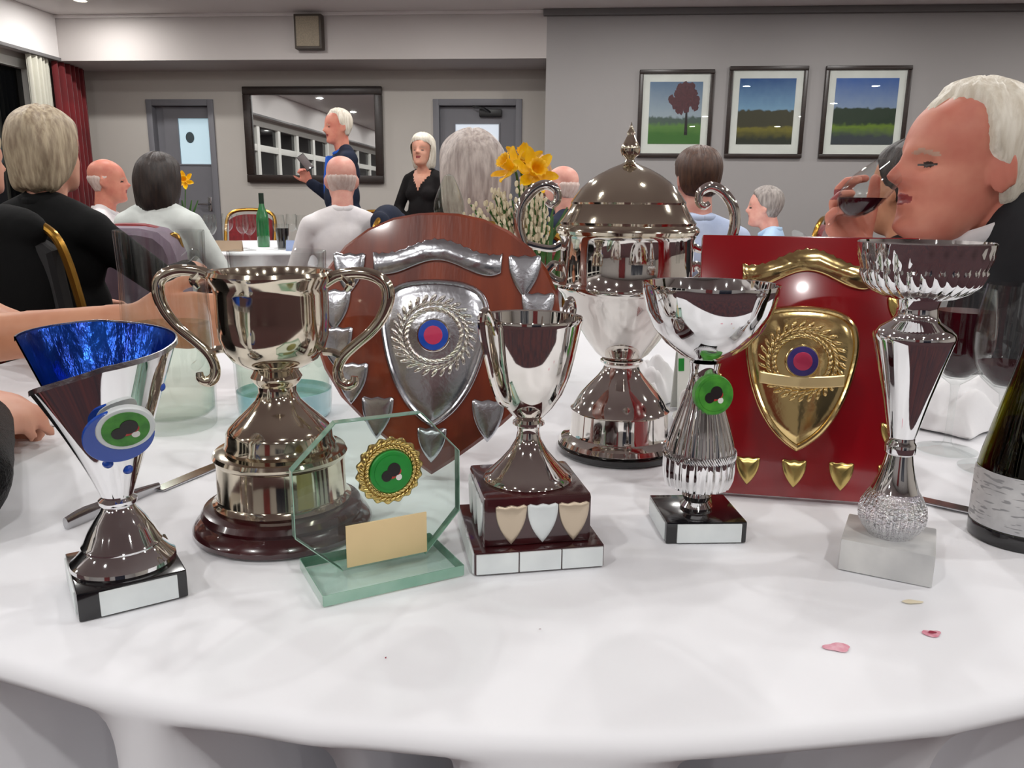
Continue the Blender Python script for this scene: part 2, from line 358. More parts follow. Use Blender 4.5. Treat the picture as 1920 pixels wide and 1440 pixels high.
# framed landscape prints
def landscape(name, sky1, sky2, tree, grass, horizon, treeh, grass2):
    m = bpy.data.materials.new(name); m.use_nodes = True; n = m.node_tree.nodes; L = m.node_tree.links; b = n['Principled BSDF']; b.inputs['Roughness'].default_value = .5
    tc = n.new('ShaderNodeTexCoord'); sep = n.new('ShaderNodeSeparateXYZ'); L.new(tc.outputs['Generated'], sep.inputs[0])
    nz = n.new('ShaderNodeTexNoise'); nz.inputs['Scale'].default_value = 9; nz.inputs['Detail'].default_value = 5; L.new(tc.outputs['Generated'], nz.inputs['Vector'])
    ad = n.new('ShaderNodeMath'); ad.operation = 'MULTIPLY_ADD'; ad.inputs[1].default_value = .16; ad.inputs[2].default_value = -.08; L.new(nz.outputs['Fac'], ad.inputs[0])
    sm = n.new('ShaderNodeMath'); L.new(sep.outputs['Z'], sm.inputs[0]); L.new(ad.outputs[0], sm.inputs[1])
    r = n.new('ShaderNodeValToRGB'); e = r.color_ramp.elements; e[0].position = 0; e[0].color = (*lin(grass2), 1); e[1].position = 1; e[1].color = (*lin(sky1), 1)
    for p, c in ((horizon-.22, grass2), (horizon-.06, grass), (horizon-.01, tree), (horizon+treeh, tree), (horizon+treeh+.03, sky2)):
        k = e.new(max(.01, min(.99, p))); k.color = (*lin(c), 1)
    L.new(sm.outputs[0], r.inputs[0]); L.new(r.outputs[0], b.inputs['Base Color']); return m
prints = [(.767, .645, .735, 'left', 'framed print of a park lawn with a dark red tree, beside the alcove', landscape('print_red_tree', (92,120,150), (156,170,180), (74,92,84), (92,134,60), .36, .06, (60,110,40))),
          (1.545, .665, .76, 'mid', 'framed print of autumn trees under deep blue sky, middle of three', landscape('print_autumn', (18,78,140), (120,160,190), (58,56,34), (120,112,30), .30, .20, (34,40,24))),
          (2.376, .71, .76, 'right', 'framed print of a dark lake and green bank under pale blue sky', landscape('print_lake', (54,96,168), (130,150,180), (28,50,30), (104,132,28), .34, .20, (52,60,66)))]
for cx, w, h, _, lab, pm in prints:
    t = thing('framed_print', lab, 'picture', rw(cx, D1, 1.45), ROOM, 'three framed prints on the grey wall')
    a, fw = w/2, .035
    obj('frame_rail', box(-a, a, -.03, 0, 0, fw, .006), DKFRAME, t); obj('frame_rail', box(-a, a, -.03, 0, h-fw, h, .006), DKFRAME, t)
    obj('frame_rail', box(-a, -a+fw, -.029, 0, fw, h-fw, .006), DKFRAME, t); obj('frame_rail', box(a-fw, a, -.029, 0, fw, h-fw, .006), DKFRAME, t)
    obj('mount_board', box(-a+fw, a-fw, -.012, -.006, fw, h-fw), WHITEP, t, smooth=False)
    pr = obj('print', box(-a+.095, a-.095, -.0145, -.0125, .115, h-.10), pm, t, smooth=False)
    obj('pane', box(-a+fw, a-fw, -.022, -.019, fw, h-fw), GLASS, t, smooth=False)
    if _ == 'left':
        TREER = mat('red_tree_print', (96,52,58), .6, rgb2=(70,40,46), vscale=60)
        rt = random.Random(3); bl = []
        for k in range(60):
            q = rt.uniform(0, 6.28); r0 = rt.uniform(0, 1)**.6; x, z = .08+.13*r0*math.cos(q), .50+.115*r0*math.sin(q)-.25*max(0, x_)**2 if False else .50+.115*r0*math.sin(q)
            if x > .21 or z > .615 or z < .33: continue
            bl.append(move(prism([(.030*math.cos(2*PI*j/9)*rt.uniform(.6, 1.2), .034*math.sin(2*PI*j/9)*rt.uniform(.6, 1.2)) for j in range(9)], -.0152-.00001*k, -.0146), (x, 0, z)))
        obj('tree_crown_print', join(*bl), TREER, pr, smooth=False)
        obj('tree_trunk_print', prism([(.085, .19), (.115, .19), (.105, .40), (.09, .40)], -.0152, -.0146), BOWLB, pr, smooth=False)
# ceiling downlights
k = 0
for X in (-4.3, -2.7, -1.1, .55, 2.19, 3.93):
    for Y in (6.2, 4.6, 2.9, 1.0, -.9, -2.8):
        if X == -4.3 and Y == 6.2: Y = 6.87
        t = thing('ceiling_light', 'round recessed ceiling downlight with white rim', 'light', rw(X, Y, CEIL), ROOM, 'rows of ceiling downlights')
        if k == 0:
            ring = obj('rim', lathe([(.050, -.002), (.052, -.010), (.066, -.008), (.07, 0), (.05, 0)], 24), UPVC, t)
            lens = obj('lens', lathe([(0, -.003), (.050, -.003), (.050, 0), (0, 0)], 24), LAMPE, t)
            ld = bpy.data.lights.new('downlight', 'AREA'); ld.shape = 'DISK'; ld.size = .10; ld.energy = LAMP_W; ld.color = (1.0, .98, .955); ld.spread = rad(180); ld2 = ld.copy(); ld2.energy = LAMP_TABLE
        else:
            for q in (ring, lens):
                c = q.copy(); COL.objects.link(c); c.parent = t
        lo = bpy.data.objects.new('downlight_lamp', ld2 if (Y == 1.0 and X in (-1.1, .55)) else ld); link(lo, t); lo.location = (0, 0, -.012)
        k += 1

# ------------------------------------------------------------------ tables and cloths
TZ = .75
def table(center, R, lab_t, lab_c, drop, fold, seed, stains=False, nseg=360):
    cx, cy = center
    t = thing('round_table', lab_t, 'table', (cx, cy, 0))
    obj('table_top', lathe([(0, TZ-.03), (R-.30, TZ-.03), (R-.292, TZ-.02), (R-.30, TZ-.006), (0, TZ-.006)], 64), BOARD, t)
    obj('pedestal', lathe([(0, 0), (.05, 0), (.045, .1), (.035, .4), (.05, TZ-.03), (0, TZ-.03)], 20), BLKMET, t)
    for k in range(4):
        a = PI/4+k*PI/2; obj('foot', tube([(.03*math.cos(a), .03*math.sin(a), .1), (.25*math.cos(a), .25*math.sin(a), .07), (.45*math.cos(a), .45*math.sin(a), .02)], .02, 8), BLKMET, t)
    rnd = random.Random(seed); ph = [rnd.uniform(0, 6.28) for _ in range(4)]
    V, F = [], []; rings = [(0, 0)] + [(R*f, 0) for f in (.2, .4, .55, .7, .8, .88, .94, .975, .984)]
    for q in range(1, 6):
        a = q/5*PI/2; rings.append((R-.012+.012*math.sin(a), -.012+.012*math.cos(a)))
    nd = 24
    for q in range(1, nd+1): rings.append((R, -.012-(drop-.012)*(q/nd)**1.5))
    base = len(rings)-nd
    for i, (r, z) in enumerate(rings):
        if i == 0: V.append((0, 0, TZ)); continue
        for k in range(nseg):
            a = 2*PI*k/nseg; rr = r; zz = TZ+z
            f = fold(a) if fold else .5+.5*math.sin(19*a+ph[0])*math.cos(3*a+ph[1])
            if i >= base:
                t_ = ((i-base+1)/nd)**1.5; dz = (drop-.012)*t_; rr = r+f*.055*t_-(1-f)*(.25 if fold else .06)*(1-math.exp(-dz/.040))
            elif r > R*.97: rr = r-.0015*(1-f)*(r-R*.97)/(R*.03)
            if i < base and r < R*.97:
                zz += .0006*math.sin(23*r+3*a+ph[2])
            V.append((rr*math.cos(a), rr*math.sin(a), zz))
    for k in range(nseg): F.append((0, 1+k, 1+(k+1) % nseg))
    for i in range(1, len(rings)-1):
        for k in range(nseg):
            a, b = 1+(i-1)*nseg+k, 1+(i-1)*nseg+(k+1) % nseg; F.append((a, b, b+nseg, a+nseg))
    c = obj('tablecloth', (V, F), CLOTH, loc=(cx, cy, 0), sharp=180); tag(c, lab_c, 'tablecloth')
    return t, c
TC, TR = (.03, 1.262), .905
def foldf(a):
    d = (math.degrees(a)-270+180) % 360-180       # degrees from the point nearest the photographer, right positive
    v = 0.
    for c, w, s in ((-11.0, 1.9, 1), (-6.2, 2.0, .9), (8.4, 3.6, .95), (-20.5, 2.6, .7), (17, 3, .4), (-33, 4, .8), (28, 4, .7)): v = max(v, s*math.exp(-((d-c)/w)**2))
    if abs(d) > 40: v = .5+.5*math.sin(d*.33)
    return 1-v
t1, cloth = table(TC, TR, 'round table under the white cloth that carries the trophies', 'white linen cloth with wine spots on the trophy table', .30, foldf, 1, nseg=720)
STAIN = mat('wine_stain', (206,120,140), .8, rgb2=(226,180,192), vscale=160)
STAIND = mat('dark_wine_spot', (150,40,66), .8)
def blot(cx, cy, r, m, seed, sx=1.5, z=.0012):
    rr = random.Random(seed); n = 22; ph = [rr.uniform(0, 6.28) for _ in range(3)]
    pts = [(cx-TC[0]+r*sx*math.cos(a)*(1+.15*math.sin(2*a+ph[0])+.1*math.sin(3*a+ph[1])), cy-TC[1]+r*math.sin(a)*(1+.2*math.sin(3*a+ph[2]))) for a in [2*PI*k/n for k in range(n)]]
    V = [(x, y, TZ+z) for x, y in pts]+[(sum(p[0] for p in pts)/n, sum(p[1] for p in pts)/n, TZ+z+.0002)]
    obj('wine_stain', (V, [(k, (k+1) % n, n) for k in range(n)]), m, cloth)
blot(.206, .448, .0052, STAIN, 1); blot(.275, .466, .0042, STAIN, 2); blot(.2755, .4665, .0016, STAIND, 3, z=.0018)
blot(.283, .508, .003, mat('faint_ochre_spot', (226,216,190), .8), 4, 2.2); blot(-.075, .431, .0009, STAIND, 5, .6); blot(.02, .466, .0008, mat('grey_fleck', (190,180,184), .8), 6, 1.2)

# ------------------------------------------------------------------ badges
def badge(parent, c, r, ring, face, tilt=0., rx=None, pic=True, back=.004):
    """round picture badge facing -y: a ring, a coloured face and, printed on it, two bowls and a white jack"""
    rx = rx or r; mx = Matrix.Translation(c) @ Matrix.Rotation(tilt, 4, 'X')
    n = 44; o = [(rx*math.cos(2*PI*k/n), r*math.sin(2*PI*k/n)) for k in range(n)]
    b = obj('badge_ring', xf(prism(o, -.0022, back, .0008), mx), ring, parent)
    obj('badge_face', xf(prism([(x*.80, z*.80) for x, z in o], -.0027, -.002), mx), face, b)
    if pic:
        for dx, dz, q, m in ((-.24, -.14, .26, BOWLB), (.10, .12, .32, BOWLB), (.02, -.06, .24, BOWLR), (.28, .02, .17, BOWLR), (.32, -.26, .15, WHITEP)):
            obj('badge_bowl', xf(prism([(dx*rx+x*q*.95, dz*r+z*q) for x, z in o], -.0031-.0001*q, -.0026), mx), m, b)
    return b
def plate(parent, x0, x1, z0, z1, y, m=PLATE, name='name_plate'): return obj(name, box(x0, x1, y-.0012, y+.0006, z0, z1, .0004), m, parent)

# ------------------------------------------------------------------ 1 blue-lined cone trophy
T = thing('cone_trophy', 'silver cone trophy lined in blue foil on a black base', 'trophy', (-.274, .5185, TZ), rad(33.9))
obj('base_block', box(-.034, .034, -.037, .037, .0005, .0205, .0012), BLACKP, T)
plate(T, -.021, .0275, .0015, .0185, -.037); b = obj('side_plate', box(-.0350, -.0338, -.028, .034, .002, .0185, .0003), PLATE, T)
obj('foot', lathe([(0,.0205),(.0335,.0205),(.0345,.0225),(.034,.025),(.031,.0275),(.0262,.033),(.0252,.0345),(.0262,.0362),(.0245,.0385),(.0212,.046),(.0162,.054),(.0118,.0605),(.0105,.0635),(.0122,.0655),(.0125,.068),(.0100,.0700),(0,.0700)], 72), CHROME, T)
def cone_pt(s, z, inset=0.):
    a = rad(188+s*344); k = np.interp(s, [0, .1, .22, .4, 1], [1.40, 1.25, 1.10, 1.0, 1.0])
    fr = (z-.069)/.11; r = .0095+(.0472-.0095)*fr*(1+(k-1)*min(1, max(0, fr))) - inset
    return (r*math.cos(a), r*math.sin(a), z)
def cone_sheet(inset):
    ns, nz = 72, 14; V, F = [], []
    for i in range(nz+1):
        for j in range(ns+1):
            s = j/ns; zr = np.interp(s, [0, .22, .5, .75, 1], [.150, .169, .179, .186, .184])
            V.append(cone_pt(s, .069+(zr-.069)*i/nz, inset))
    for i in range(nz):
        for j in range(ns): k = i*(ns+1)+j; F.append((k, k+1, k+ns+2, k+ns+1))
    return V, F
vo, fo = cone_sheet(0); vi, fi = cone_sheet(.0011); nsv = 73
shell = obj('cone_shell', (vo, fo), CHROME, T, sharp=80)
obj('blue_lining', (vi, fi), BLUEF, T, sharp=80)
rim = vo[-nsv:]; rimi = vi[-nsv:]; oo = []
for lst, dz in ((rim, -.0022), (rim, .0012), (rimi, .0012), (rimi, -.0010)): oo += [(p[0]*1.004, p[1]*1.004, p[2]+dz) for p in lst]
obj('rim_band', (oo, [(a*nsv+k, a*nsv+k+1, ((a+1) % 4)*nsv+k+1, ((a+1) % 4)*nsv+k) for a in range(4) for k in range(nsv-1)]), SATIN, T)
tl = rad(21)
n = 44
obj('blue_disc', xf(prism([(.0215*math.cos(2*PI*k/n)-.001, .0205*math.sin(2*PI*k/n)) for k in range(n)], -.0015, .001, .0004), Matrix.Translation((.002, -.0325, .1215)) @ Matrix.Rotation(tl+.0, 4, 'X')), BLUEE, T)
badge(T, (.0050, -.0345, .1270), .0165, PLATE, GREENL, tl, rx=.018, back=.002)
for s, z in ((.19, .100), (.30, .093), (.43, .147)):
    p = Vector(cone_pt(s, z)); obj('blue_dot', ball(Vector((p.x*.95, p.y*.95, p.z)), (.0036, .0036, .0036), 12, 8), BLUEE, T)

# ------------------------------------------------------------------ 2 silver two-handled cup
T = thing('loving_cup', 'large silver two-handled cup on a round maroon base', 'trophy', (-.193, .632, TZ), rad(-4))
obj('plinth', lathe([(0,.0005),(.069,.0005),(.0725,.003),(.0735,.007),(.071,.0115),(.0665,.014),(.065,.0155),(.0665,.019),(.064,.023),(.057,.0255),(0,.0255)], 80), MAROON, T)
obj('plinth_band', lathe([(0,.0255),(.0550,.0255),(.0565,.028),(.0535,.0310),(.0525,.033),(.0518,.062),(.0535,.064),(.0545,.067),(.0530,.070),(.0450,.0715),(0,.0715)], 80), SILVER_W, T)
bowl_l = obj('cup', lathe([(0,.0715),(.0440,.0715),(.0450,.0745),(.0430,.079),(.0425,.0855),(.0400,.090),(.0330,.097),(.0250,.1045),(.0180,.112),(.0150,.119),(.0155,.124),(.0190,.128),(.0205,.1315),(.0185,.135),(.0170,.138),(.0255,.141),(.0340,.1465),(.0400,.155),(.0432,.166),(.0440,.18),(.0442,.200),(.0450,.2055),(.0485,.2110),(.0495,.2145),(.0480,.2175),(.0455,.2165),(.0430,.208),(.0420,.18),(.0400,.165),(.030,.150),(0,.144)], 96), SILVER_W, T)
for s in (-1, 1):
    h = obj('handle', tube([(s*x, 0, z) for x, z in ((.043,.2085),(.056,.2150),(.076,.2165),(.0905,.2105),(.0945,.199),(.0900,.184),(.0800,.1705),(.0665,.1590),(.0560,.1490),(.0515,.1390),(.0525,.1300),(.0580,.1255),(.0640,.1275),(.0650,.1330))], [.0050,.0045,.0048,.0052,.0054,.0048,.0042,.0042,.0044,.0042,.0046,.0048,.0040,.0030], 12, 6, .75), SILVER_W, T)
    obj('handle_strut', tube([(s*.0555,0,.149),(s*.048,0,.1525),(s*.040,0,.153)], .0032, 8, 4), SILVER_W, h)
    obj('handle_leaf', tube([(s*.058,0,.2155),(s*.064,0,.2085),(s*.0605,0,.2025)], [.0035,.004,.002], 8, 4), SILVER_W, h)

# ------------------------------------------------------------------ shields
def scroll_outline(w, h, amp, n=40):
    top, bot = [], []
    for k in range(n+1):
        u = -1+2*k/n; wav = amp*math.cos(u*PI*1.15)*(1-.15*u*u); e = max(0, abs(u)-.86)/.14
        top.append((u*w, wav+h/2-e*h*.02+.0010*math.sin(k*2.4))); bot.append((u*w*(1-.02), wav-h/2+e*h*.10))
    return bot+top[::-1]
def crest_shield(parent, name, c, w, h, m, wreath_m, disc, ringm):
    """domed centre shield with raised rim, embossed laurel wreath, round badge"""
    out = []
    prof = [(0,-.5),(.20,-.452),(.45,-.365),(.68,-.235),(.85,-.08),(.95,.07),(1,.20),(.985,.30),(.91,.385),(.75,.445),(.52,.48),(.26,.495),(0,.50)]
    R_ = [(w*x, h*z) for x, z in prof]; out = R_[:-1] + [(-x, z) for x, z in R_[::-1]][:-1] if False else R_ + [(-x, z) for x, z in R_[-2:0:-1]]
    sp2 = [tuple(p) for p in spline([(x, 0, z) for x, z in out]+[(out[0][0], 0, out[0][1])], 3)][:-1]; o2 = [(p[0], p[2]) for p in sp2]
    cx, cy, cz = c
    s = obj(name, move(prism(o2, -.0022, 0, .0015, .0035), c), m, parent, sharp=50)
    rimp = [(x+cx, cy-.0026, z+cz) for x, z in offset_poly(o2, .0035)]
    obj('raised_rim', tube(rimp+[rimp[0]], .0024, 8, 0, 1.0, caps=False), m, s)
    parts = []
    for k in range(30):
        a = -PI*.42+ (2*PI-.0)*k/30; r = w*.60
        for q, rr in ((.35, 1.0), (-.35, .82), (.9, 1.17)):
            lf = ball((0, 0, 0), (.0052*w/.055, .0014, .0021*w/.055), 8, 6)
            mx = Matrix.Translation((cx+r*rr*math.cos(a), cy-.0055, cz+h*.12+r*rr*math.sin(a)*.95)) @ Matrix.Rotation(-(a+PI/2+q), 4, 'Y')
            parts.append(xf(lf, mx))
    obj('laurel_wreath', join(*parts), wreath_m, s)
    br = w*.27
    b = obj('badge_ring', move(disc_y(br*1.12, -.0085, -.002), (cx, cy, cz+h*.12)), ringm, s)
    obj('badge_face', move(disc_y(br, -.0092, -.0084), (cx, cy, cz+h*.12)), disc[0], b)
    obj('badge_center', move(disc_y(br*.62, -.0097, -.0091), (cx, cy, cz+h*.12)), disc[1], b)
    return s
def strut(parent, w, h, lean, m, y=.012):
    """fold-out easel leg on the back of a leaning plaque"""
    L = h*.72; a = lean; yb = y+L*.36; zb = (yb*math.sin(a)+.007)/math.cos(a)
    obj('easel_leg', tube([(0, y, L), (0, yb, zb)], .005, 6, 0), m, parent)
# 3 wooden shield
lean = rad(-13)
T = thing('wooden_shield', 'mahogany shield trophy with silver centrepiece and silver scroll', 'trophy', (-.080, .762, TZ+.003), rot=(lean, 0, rad(-4)))
hw = [(0,0),(.018,.012),(.042,.030),(.070,.052),(.095,.076),(.1130,.104),(.1240,.134),(.1265,.160),(.1225,.184),(.1120,.208),(.0950,.230),(.0720,.2475),(.0460,.2590),(.0200,.2640),(0,.2650)]
outw = hw + [(-x, z) for x, z in hw[-2:0:-1]]
obj('backboard', prism(outw, -.008, .008, .003), WOOD, T, sharp=30)
crest_shield(T, 'centre_shield', (0, -.0082, .122), .0560, .150, SATIN, SILVER, (BLUEE, PINKE), SILVER)
obj('scroll', move(prism(scroll_outline(.066, .022, .0080), -.0035, 0, .0012), (.001, -.0082, .2185)), SATIN, T, sharp=50)
for sx, pts in ((-1, 1), (1, 1)):
    for x, z, q in ((.089, .205, 0), (.1030, .168, 0), (.1000, .130, 0), (.0830, .094, 0), (.0560, .0600, 0)):
        obj('small_shield', move(prism(heater(.0165, .043), -.0025, 0, .0010, .0010), (sx*x, -.0082, z-.004)), SATIN, T, sharp=60)
obj('small_shield', move(prism(heater(.0150, .036), -.0025, 0, .0010, .0010), (0, -.0082, .030)), SATIN, T, sharp=60)
strut(T, .12, .26, -lean, WOOD)
# 8 red plaque
lean = rad(-11)
T = thing('red_plaque', 'red gloss plaque with gold centre shield and gold scroll', 'trophy', (.268, .708, TZ+.003), rot=(lean, 0, rad(-10)))
obj('backboard', box(-.0965, .0965, -.007, .007, 0, .245, .0015), REDP, T)
cs = crest_shield(T, 'centre_shield', (-.001, -.0072, .112), .0510, .137, GOLD, GOLD, (PURPE, PINKE), GOLD)
bo = []
for k in range(21): u = -1+k/10; bo.append((u*.0375, -.0035+.0030*u*u-.0045))
obj('title_band', move(prism(bo+[(x, z+.0105) for x, z in bo[::-1]], -.0092, -.002, .0010), (-.001, -.0072, .112)), mat('pale_gold_band', (250,226,168), .3, .6, var=.05), cs)
obj('scroll', move(prism(scroll_outline(.0600, .021, .0085), -.0035, 0, .0012), (.001, -.0072, .2145)), GOLD, T, sharp=50)
for x in (-.042, 0, .042): obj('small_shield', move(prism(heater(.0110, .027), -.002, 0, .0008, .0014), (x-.002, -.0072, .023)), GOLD_T, T, sharp=60)
for sx in (-1, 1):
    for z in (.023, .062, .101, .140, .178): obj('small_shield', move(prism(heater(.0110, .027), -.002, 0, .0008, .0014), (sx*.0830, -.0072, z)), GOLD_T, T, sharp=60)
strut(T, .12, .245, -lean, BLACKP)

# ------------------------------------------------------------------ 4 octagonal glass award
T = thing('glass_award', 'octagonal clear glass award on a glass slab with gold medal', 'trophy', (-.0965, .5465, TZ), rad(28.2))
obj('base_slab', box(-.0525, .0525, -.033, .033, .0005, .0095, .0008), GLASSG, T, smooth=False)
sl = []
for x0, x1, y0, y1 in ((-.0525,.0525,-.0335,-.0330),(-.0525,.0525,.0330,.0335),(-.0530,-.0525,-.033,.033),(.0525,.0530,-.033,.033)): obj('slab_edge', box(x0, x1, y0, y1, .001, .009), GEDGE, T, smooth=False)
oc = [(-.030,.0096),(.034,.0096),(.0625,.040),(.0625,.088),(.033,.1205),(-.031,.1205),(-.0625,.090),(-.0625,.041)]
obj('octagon_plate', prism(oc, -.0045, .0045, .0012), GLASSG, T, smooth=False)
oin = offset_poly(oc, -.0006); V = []; 
for i in range(8):
    j = (i+1) % 8; a, b2 = oc[i], oc[j]; c2, d2_ = oin[i], oin[j]
    V8 = [(a[0],-.0033,a[1]),(b2[0],-.0033,b2[1]),(b2[0],.0044,b2[1]),(a[0],.0044,a[1]),(c2[0],-.0033,c2[1]),(d2_[0],-.0033,d2_[1]),(d2_[0],.0044,d2_[1]),(c2[0],.0044,c2[1])]
    if i: obj('bevelled_edge', (V8, [(0,1,2,3),(4,7,6,5),(0,4,5,1),(1,5,6,2),(2,6,7,3),(3,7,4,0)]), GEDGE, T, smooth=False)
md = obj('medal', move(prism([((.0245+.0010*math.sin(18*a))*math.cos(a), (.0245+.0010*math.sin(18*a))*math.sin(a)) for a in [2*PI*k/144 for k in range(144)]], -.003, 0, .0008), (.0065, -.0046, .0815)), GOLD_T, T)
parts = []
for k in range(36):
    for rr, q in ((.0215, .5), (.0180, -.5)):
        a = 2*PI*k/36+q*.1; parts.append(xf(ball((0,0,0), (.0030,.0012,.0013), 8, 6), Matrix.Translation((.0065+rr*math.cos(a), -.0080, .0815+rr*math.sin(a))) @ Matrix.Rotation(-(a+PI/2+q), 4, 'Y')))
obj('laurel_wreath', join(*parts), GOLD_T, md)
badge(T, (.0065, -.0078, .0815), .0160, GREENE, GREENE, back=.001)
obj('label', box(-.0275, .0345, -.0062, -.0046, .0125, .0445, .0003), BEIGE, T)

# ------------------------------------------------------------------ 5 small cup on stepped plinth
T = thing('plinth_cup', 'small tulip-shaped silver cup on a stepped square maroon plinth', 'trophy', (.0134, .600, TZ), rad(10.6))
obj('lower_step', box(-.0500, .0500, -.0500, .0500, .0005, .0185, .0012), MAROON, T)
obj('upper_step', box(-.0415, .0415, -.0415, .0415, .0185, .0570, .0030), MAROON, T)
for k in range(3): plate(T, -.0485+k*.0328, -.0485+k*.0328+.0318, .0015, .0172, -.0500)
for k in range(3): obj('side_plate', box(-.0512, -.0496, -.048+k*.0325, -.048+k*.0325+.0315, .0015, .0172, .0004), PLATE, T)
for k, m in enumerate((TANPL, PLATE, TANPL)): obj('small_shield', move(prism(heater(.0118, .031), -.0016, 0, .0006, .0008), (-.021+k*.0242, -.0416, .0360)), m, T, sharp=60)
for k in range(3):
    obj('small_shield', xf(prism(heater(.0118, .031), -.0016, 0, .0006, .0008), Matrix.Rotation(rad(-90), 4, 'Z') @ Matrix.Translation((-.0242+k*.0242, -.0416, .0360))), PLATE, T, sharp=60)
obj('cup', lathe([(0,.057),(.0345,.057),(.0355,.0585),(.0345,.0610),(.0300,.0645),(.0225,.0720),(.0150,.0810),(.0100,.0900),(.0085,.0970),(.0090,.1005),(.0125,.1025),(.0125,.1045),(.0095,.1065),(.0120,.1090),(.0190,.1165),(.0260,.1275),(.0315,.1420),(.0350,.1570),(.0380,.1730),(.0398,.1830),(.0405,.1860),(.0400,.1875),(.0385,.1865),(.0350,.1650),(.0300,.1430),(.0180,.1210),(0,.1140)], 96), SILVER, T)
for s in (-1, 1):
    a = rad(38); ux, uy = s*math.cos(a), s*math.sin(a)
    obj('handle', tube([(ux*r, uy*r, z) for r, z in ((.0385,.1780),(.0440,.1900),(.0500,.1965),(.0540,.1900),(.0520,.1760),(.0460,.1560),(.0400,.1380),(.0330,.1260),(.0250,.1215))], [.0022,.0024,.0026,.0028,.0026,.0024,.0022,.0022,.0020], 10, 6), SILVER, T)

# ------------------------------------------------------------------ 6 tall lidded cup
T = thing('lidded_cup', 'tall silver lidded cup with scroll handles and pointed finial', 'trophy', (.121, .857, TZ), rad(3))
obj('base_ring', lathe([(0,.0005),(.0655,.0005),(.0680,.003),(.0680,.008),(.0650,.0095),(0,.0095)], 80), BLACKP, T)
obj('foot', lathe([(0,.0095),(.0660,.0095),(.0675,.012),(.0650,.0165),(.0580,.0195),(.0555,.0215),(.0545,.0250),(.0535,.0480),(.0550,.0500),(.0515,.0535),(.0480,.0605),(.0425,.0685),(.0345,.0775),(.0258,.0870),(.0208,.0940),(.0190,.0985),(.0200,.1010),(.0235,.1030),(.0235,.1050),(.0200,.1070),(0,.1070)], 88), SILVER, T)
obj('cup', lathe([(0,.1070),(.0210,.1070),(.0290,.1130),(.0400,.1280),(.0530,.1490),(.0640,.1680),(.0695,.1790),(.0725,.1820),(.0732,.1855),(.0722,.1890),(.0705,.1915),(.0710,.2360),(.0728,.2395),(.0710,.2415),(.0690,.2400),(.0685,.1900),(.0500,.1500),(0,.1150)], 96), SILVER, T)
ld_ = obj('lid', lathe([(.0690,.2405),(.0745,.2415),(.0760,.2445),(.0750,.2480),(.0715,.2510),(.0720,.2535),(.0690,.2570),(.0635,.2650),(.0600,.2720),(.0605,.2740),(.0565,.2800),(.0500,.2885),(.0420,.2960),(.0320,.3030),(.0200,.3090),(.0100,.3130),(.0060,.3150),(0,.3150)], 96), SILVER_W, T)
obj('finial', lathe([(.0060,.3140),(.0045,.3175),(.0055,.3200),(.0090,.3225),(.0104,.3275),(.0098,.3310),(.0075,.3350),(.0050,.3400),(.0035,.3425),(.0045,.3445),(.0020,.3490),(0,.3560)], 32), SILVER_W, ld_)
for s in (-1, 1):
    h = obj('handle', tube([(s*x, 0, z) for x, z in ((.0690,.1900),(.0780,.1935),(.0920,.2060),(.1070,.2240),(.1155,.2460),(.1140,.2680),(.1020,.2850),(.0880,.2915),(.0770,.2860),(.0755,.2760),(.0815,.2710),(.0870,.2745))], [.0045,.0045,.0050,.0056,.0060,.0060,.0056,.0052,.0046,.0042,.0038,.0030], 12, 6, .8), SILVER, T)
    obj('handle_strut', tube([(s*.070,0,.2300),(s*.080,0,.2255),(s*.094,0,.2270),(s*.106,0,.2300)], [.0045,.0038,.0036,.0040], 10, 5), SILVER, h)
    obj('handle_curl', tube([(s*.086,0,.2005),(s*.079,0,.2085),(s*.0735,0,.2080),(s*.0735,0,.2020)], [.0042,.0044,.0038,.0030], 10, 5), SILVER, h)

# ------------------------------------------------------------------ 7 bowl trophy with green badge
T = thing('bowl_trophy', 'silver bowl trophy with green badge on small black base', 'trophy', (.159, .6385, TZ), rad(3))
obj('base_block', box(-.0335, .0335, -.0340, .0300, .0005, .0190, .0014), BLACKP, T)
plate(T, -.0245, .0290, .0015, .0175, -.0340); obj('side_plate', box(-.0345, -.0332, -.030, .024, .0025, .017, .0003), PLATE, T)
flute = lambda a, i: 1+(.022*math.cos(a*30) if 5 <= i <= 14 else 0)
obj('stem', lathe([(0,.019),(.0130,.019),(.0138,.0215),(.0105,.0260),(.0125,.0310),(.0105,.0345),(.0170,.0365),(.0265,.0400),(.0290,.0470),(.0295,.0560),(.0292,.0660),(.0270,.0790),(.0228,.0930),(.0182,.1070),(.0145,.1200),(.0122,.1320),(.0115,.1400),(.0130,.1460),(0,.1480)], 180, flute), CHROME, T)
parts = []
for k in range(90): parts.append(xf(ball((0,0,0), (.0008,.0008,.0042), 6, 4), Matrix.Rotation(2*PI*k/90, 4, 'Z') @ Matrix.Translation((.0300, 0, .0685)) @ Matrix.Rotation(rad(35), 4, 'X')))
kn = obj('knurled_band', join(*parts), CHROME, T)
obj('bowl', lathe([(0,.1470),(.0120,.1472),(.0220,.1525),(.0340,.1620),(.0440,.1745),(.0505,.1890),(.0535,.2020),(.0548,.2085),(.0545,.2105),(.0530,.2100),(.0510,.2000),(.0420,.1750),(.0300,.1615),(.0150,.1535),(0,.1520)], 96), CHROME, T)
badge(T, (.003, -.0180, .1225), .0165, GREENL, GREENL, rad(-5), rx=.0158, back=.006)

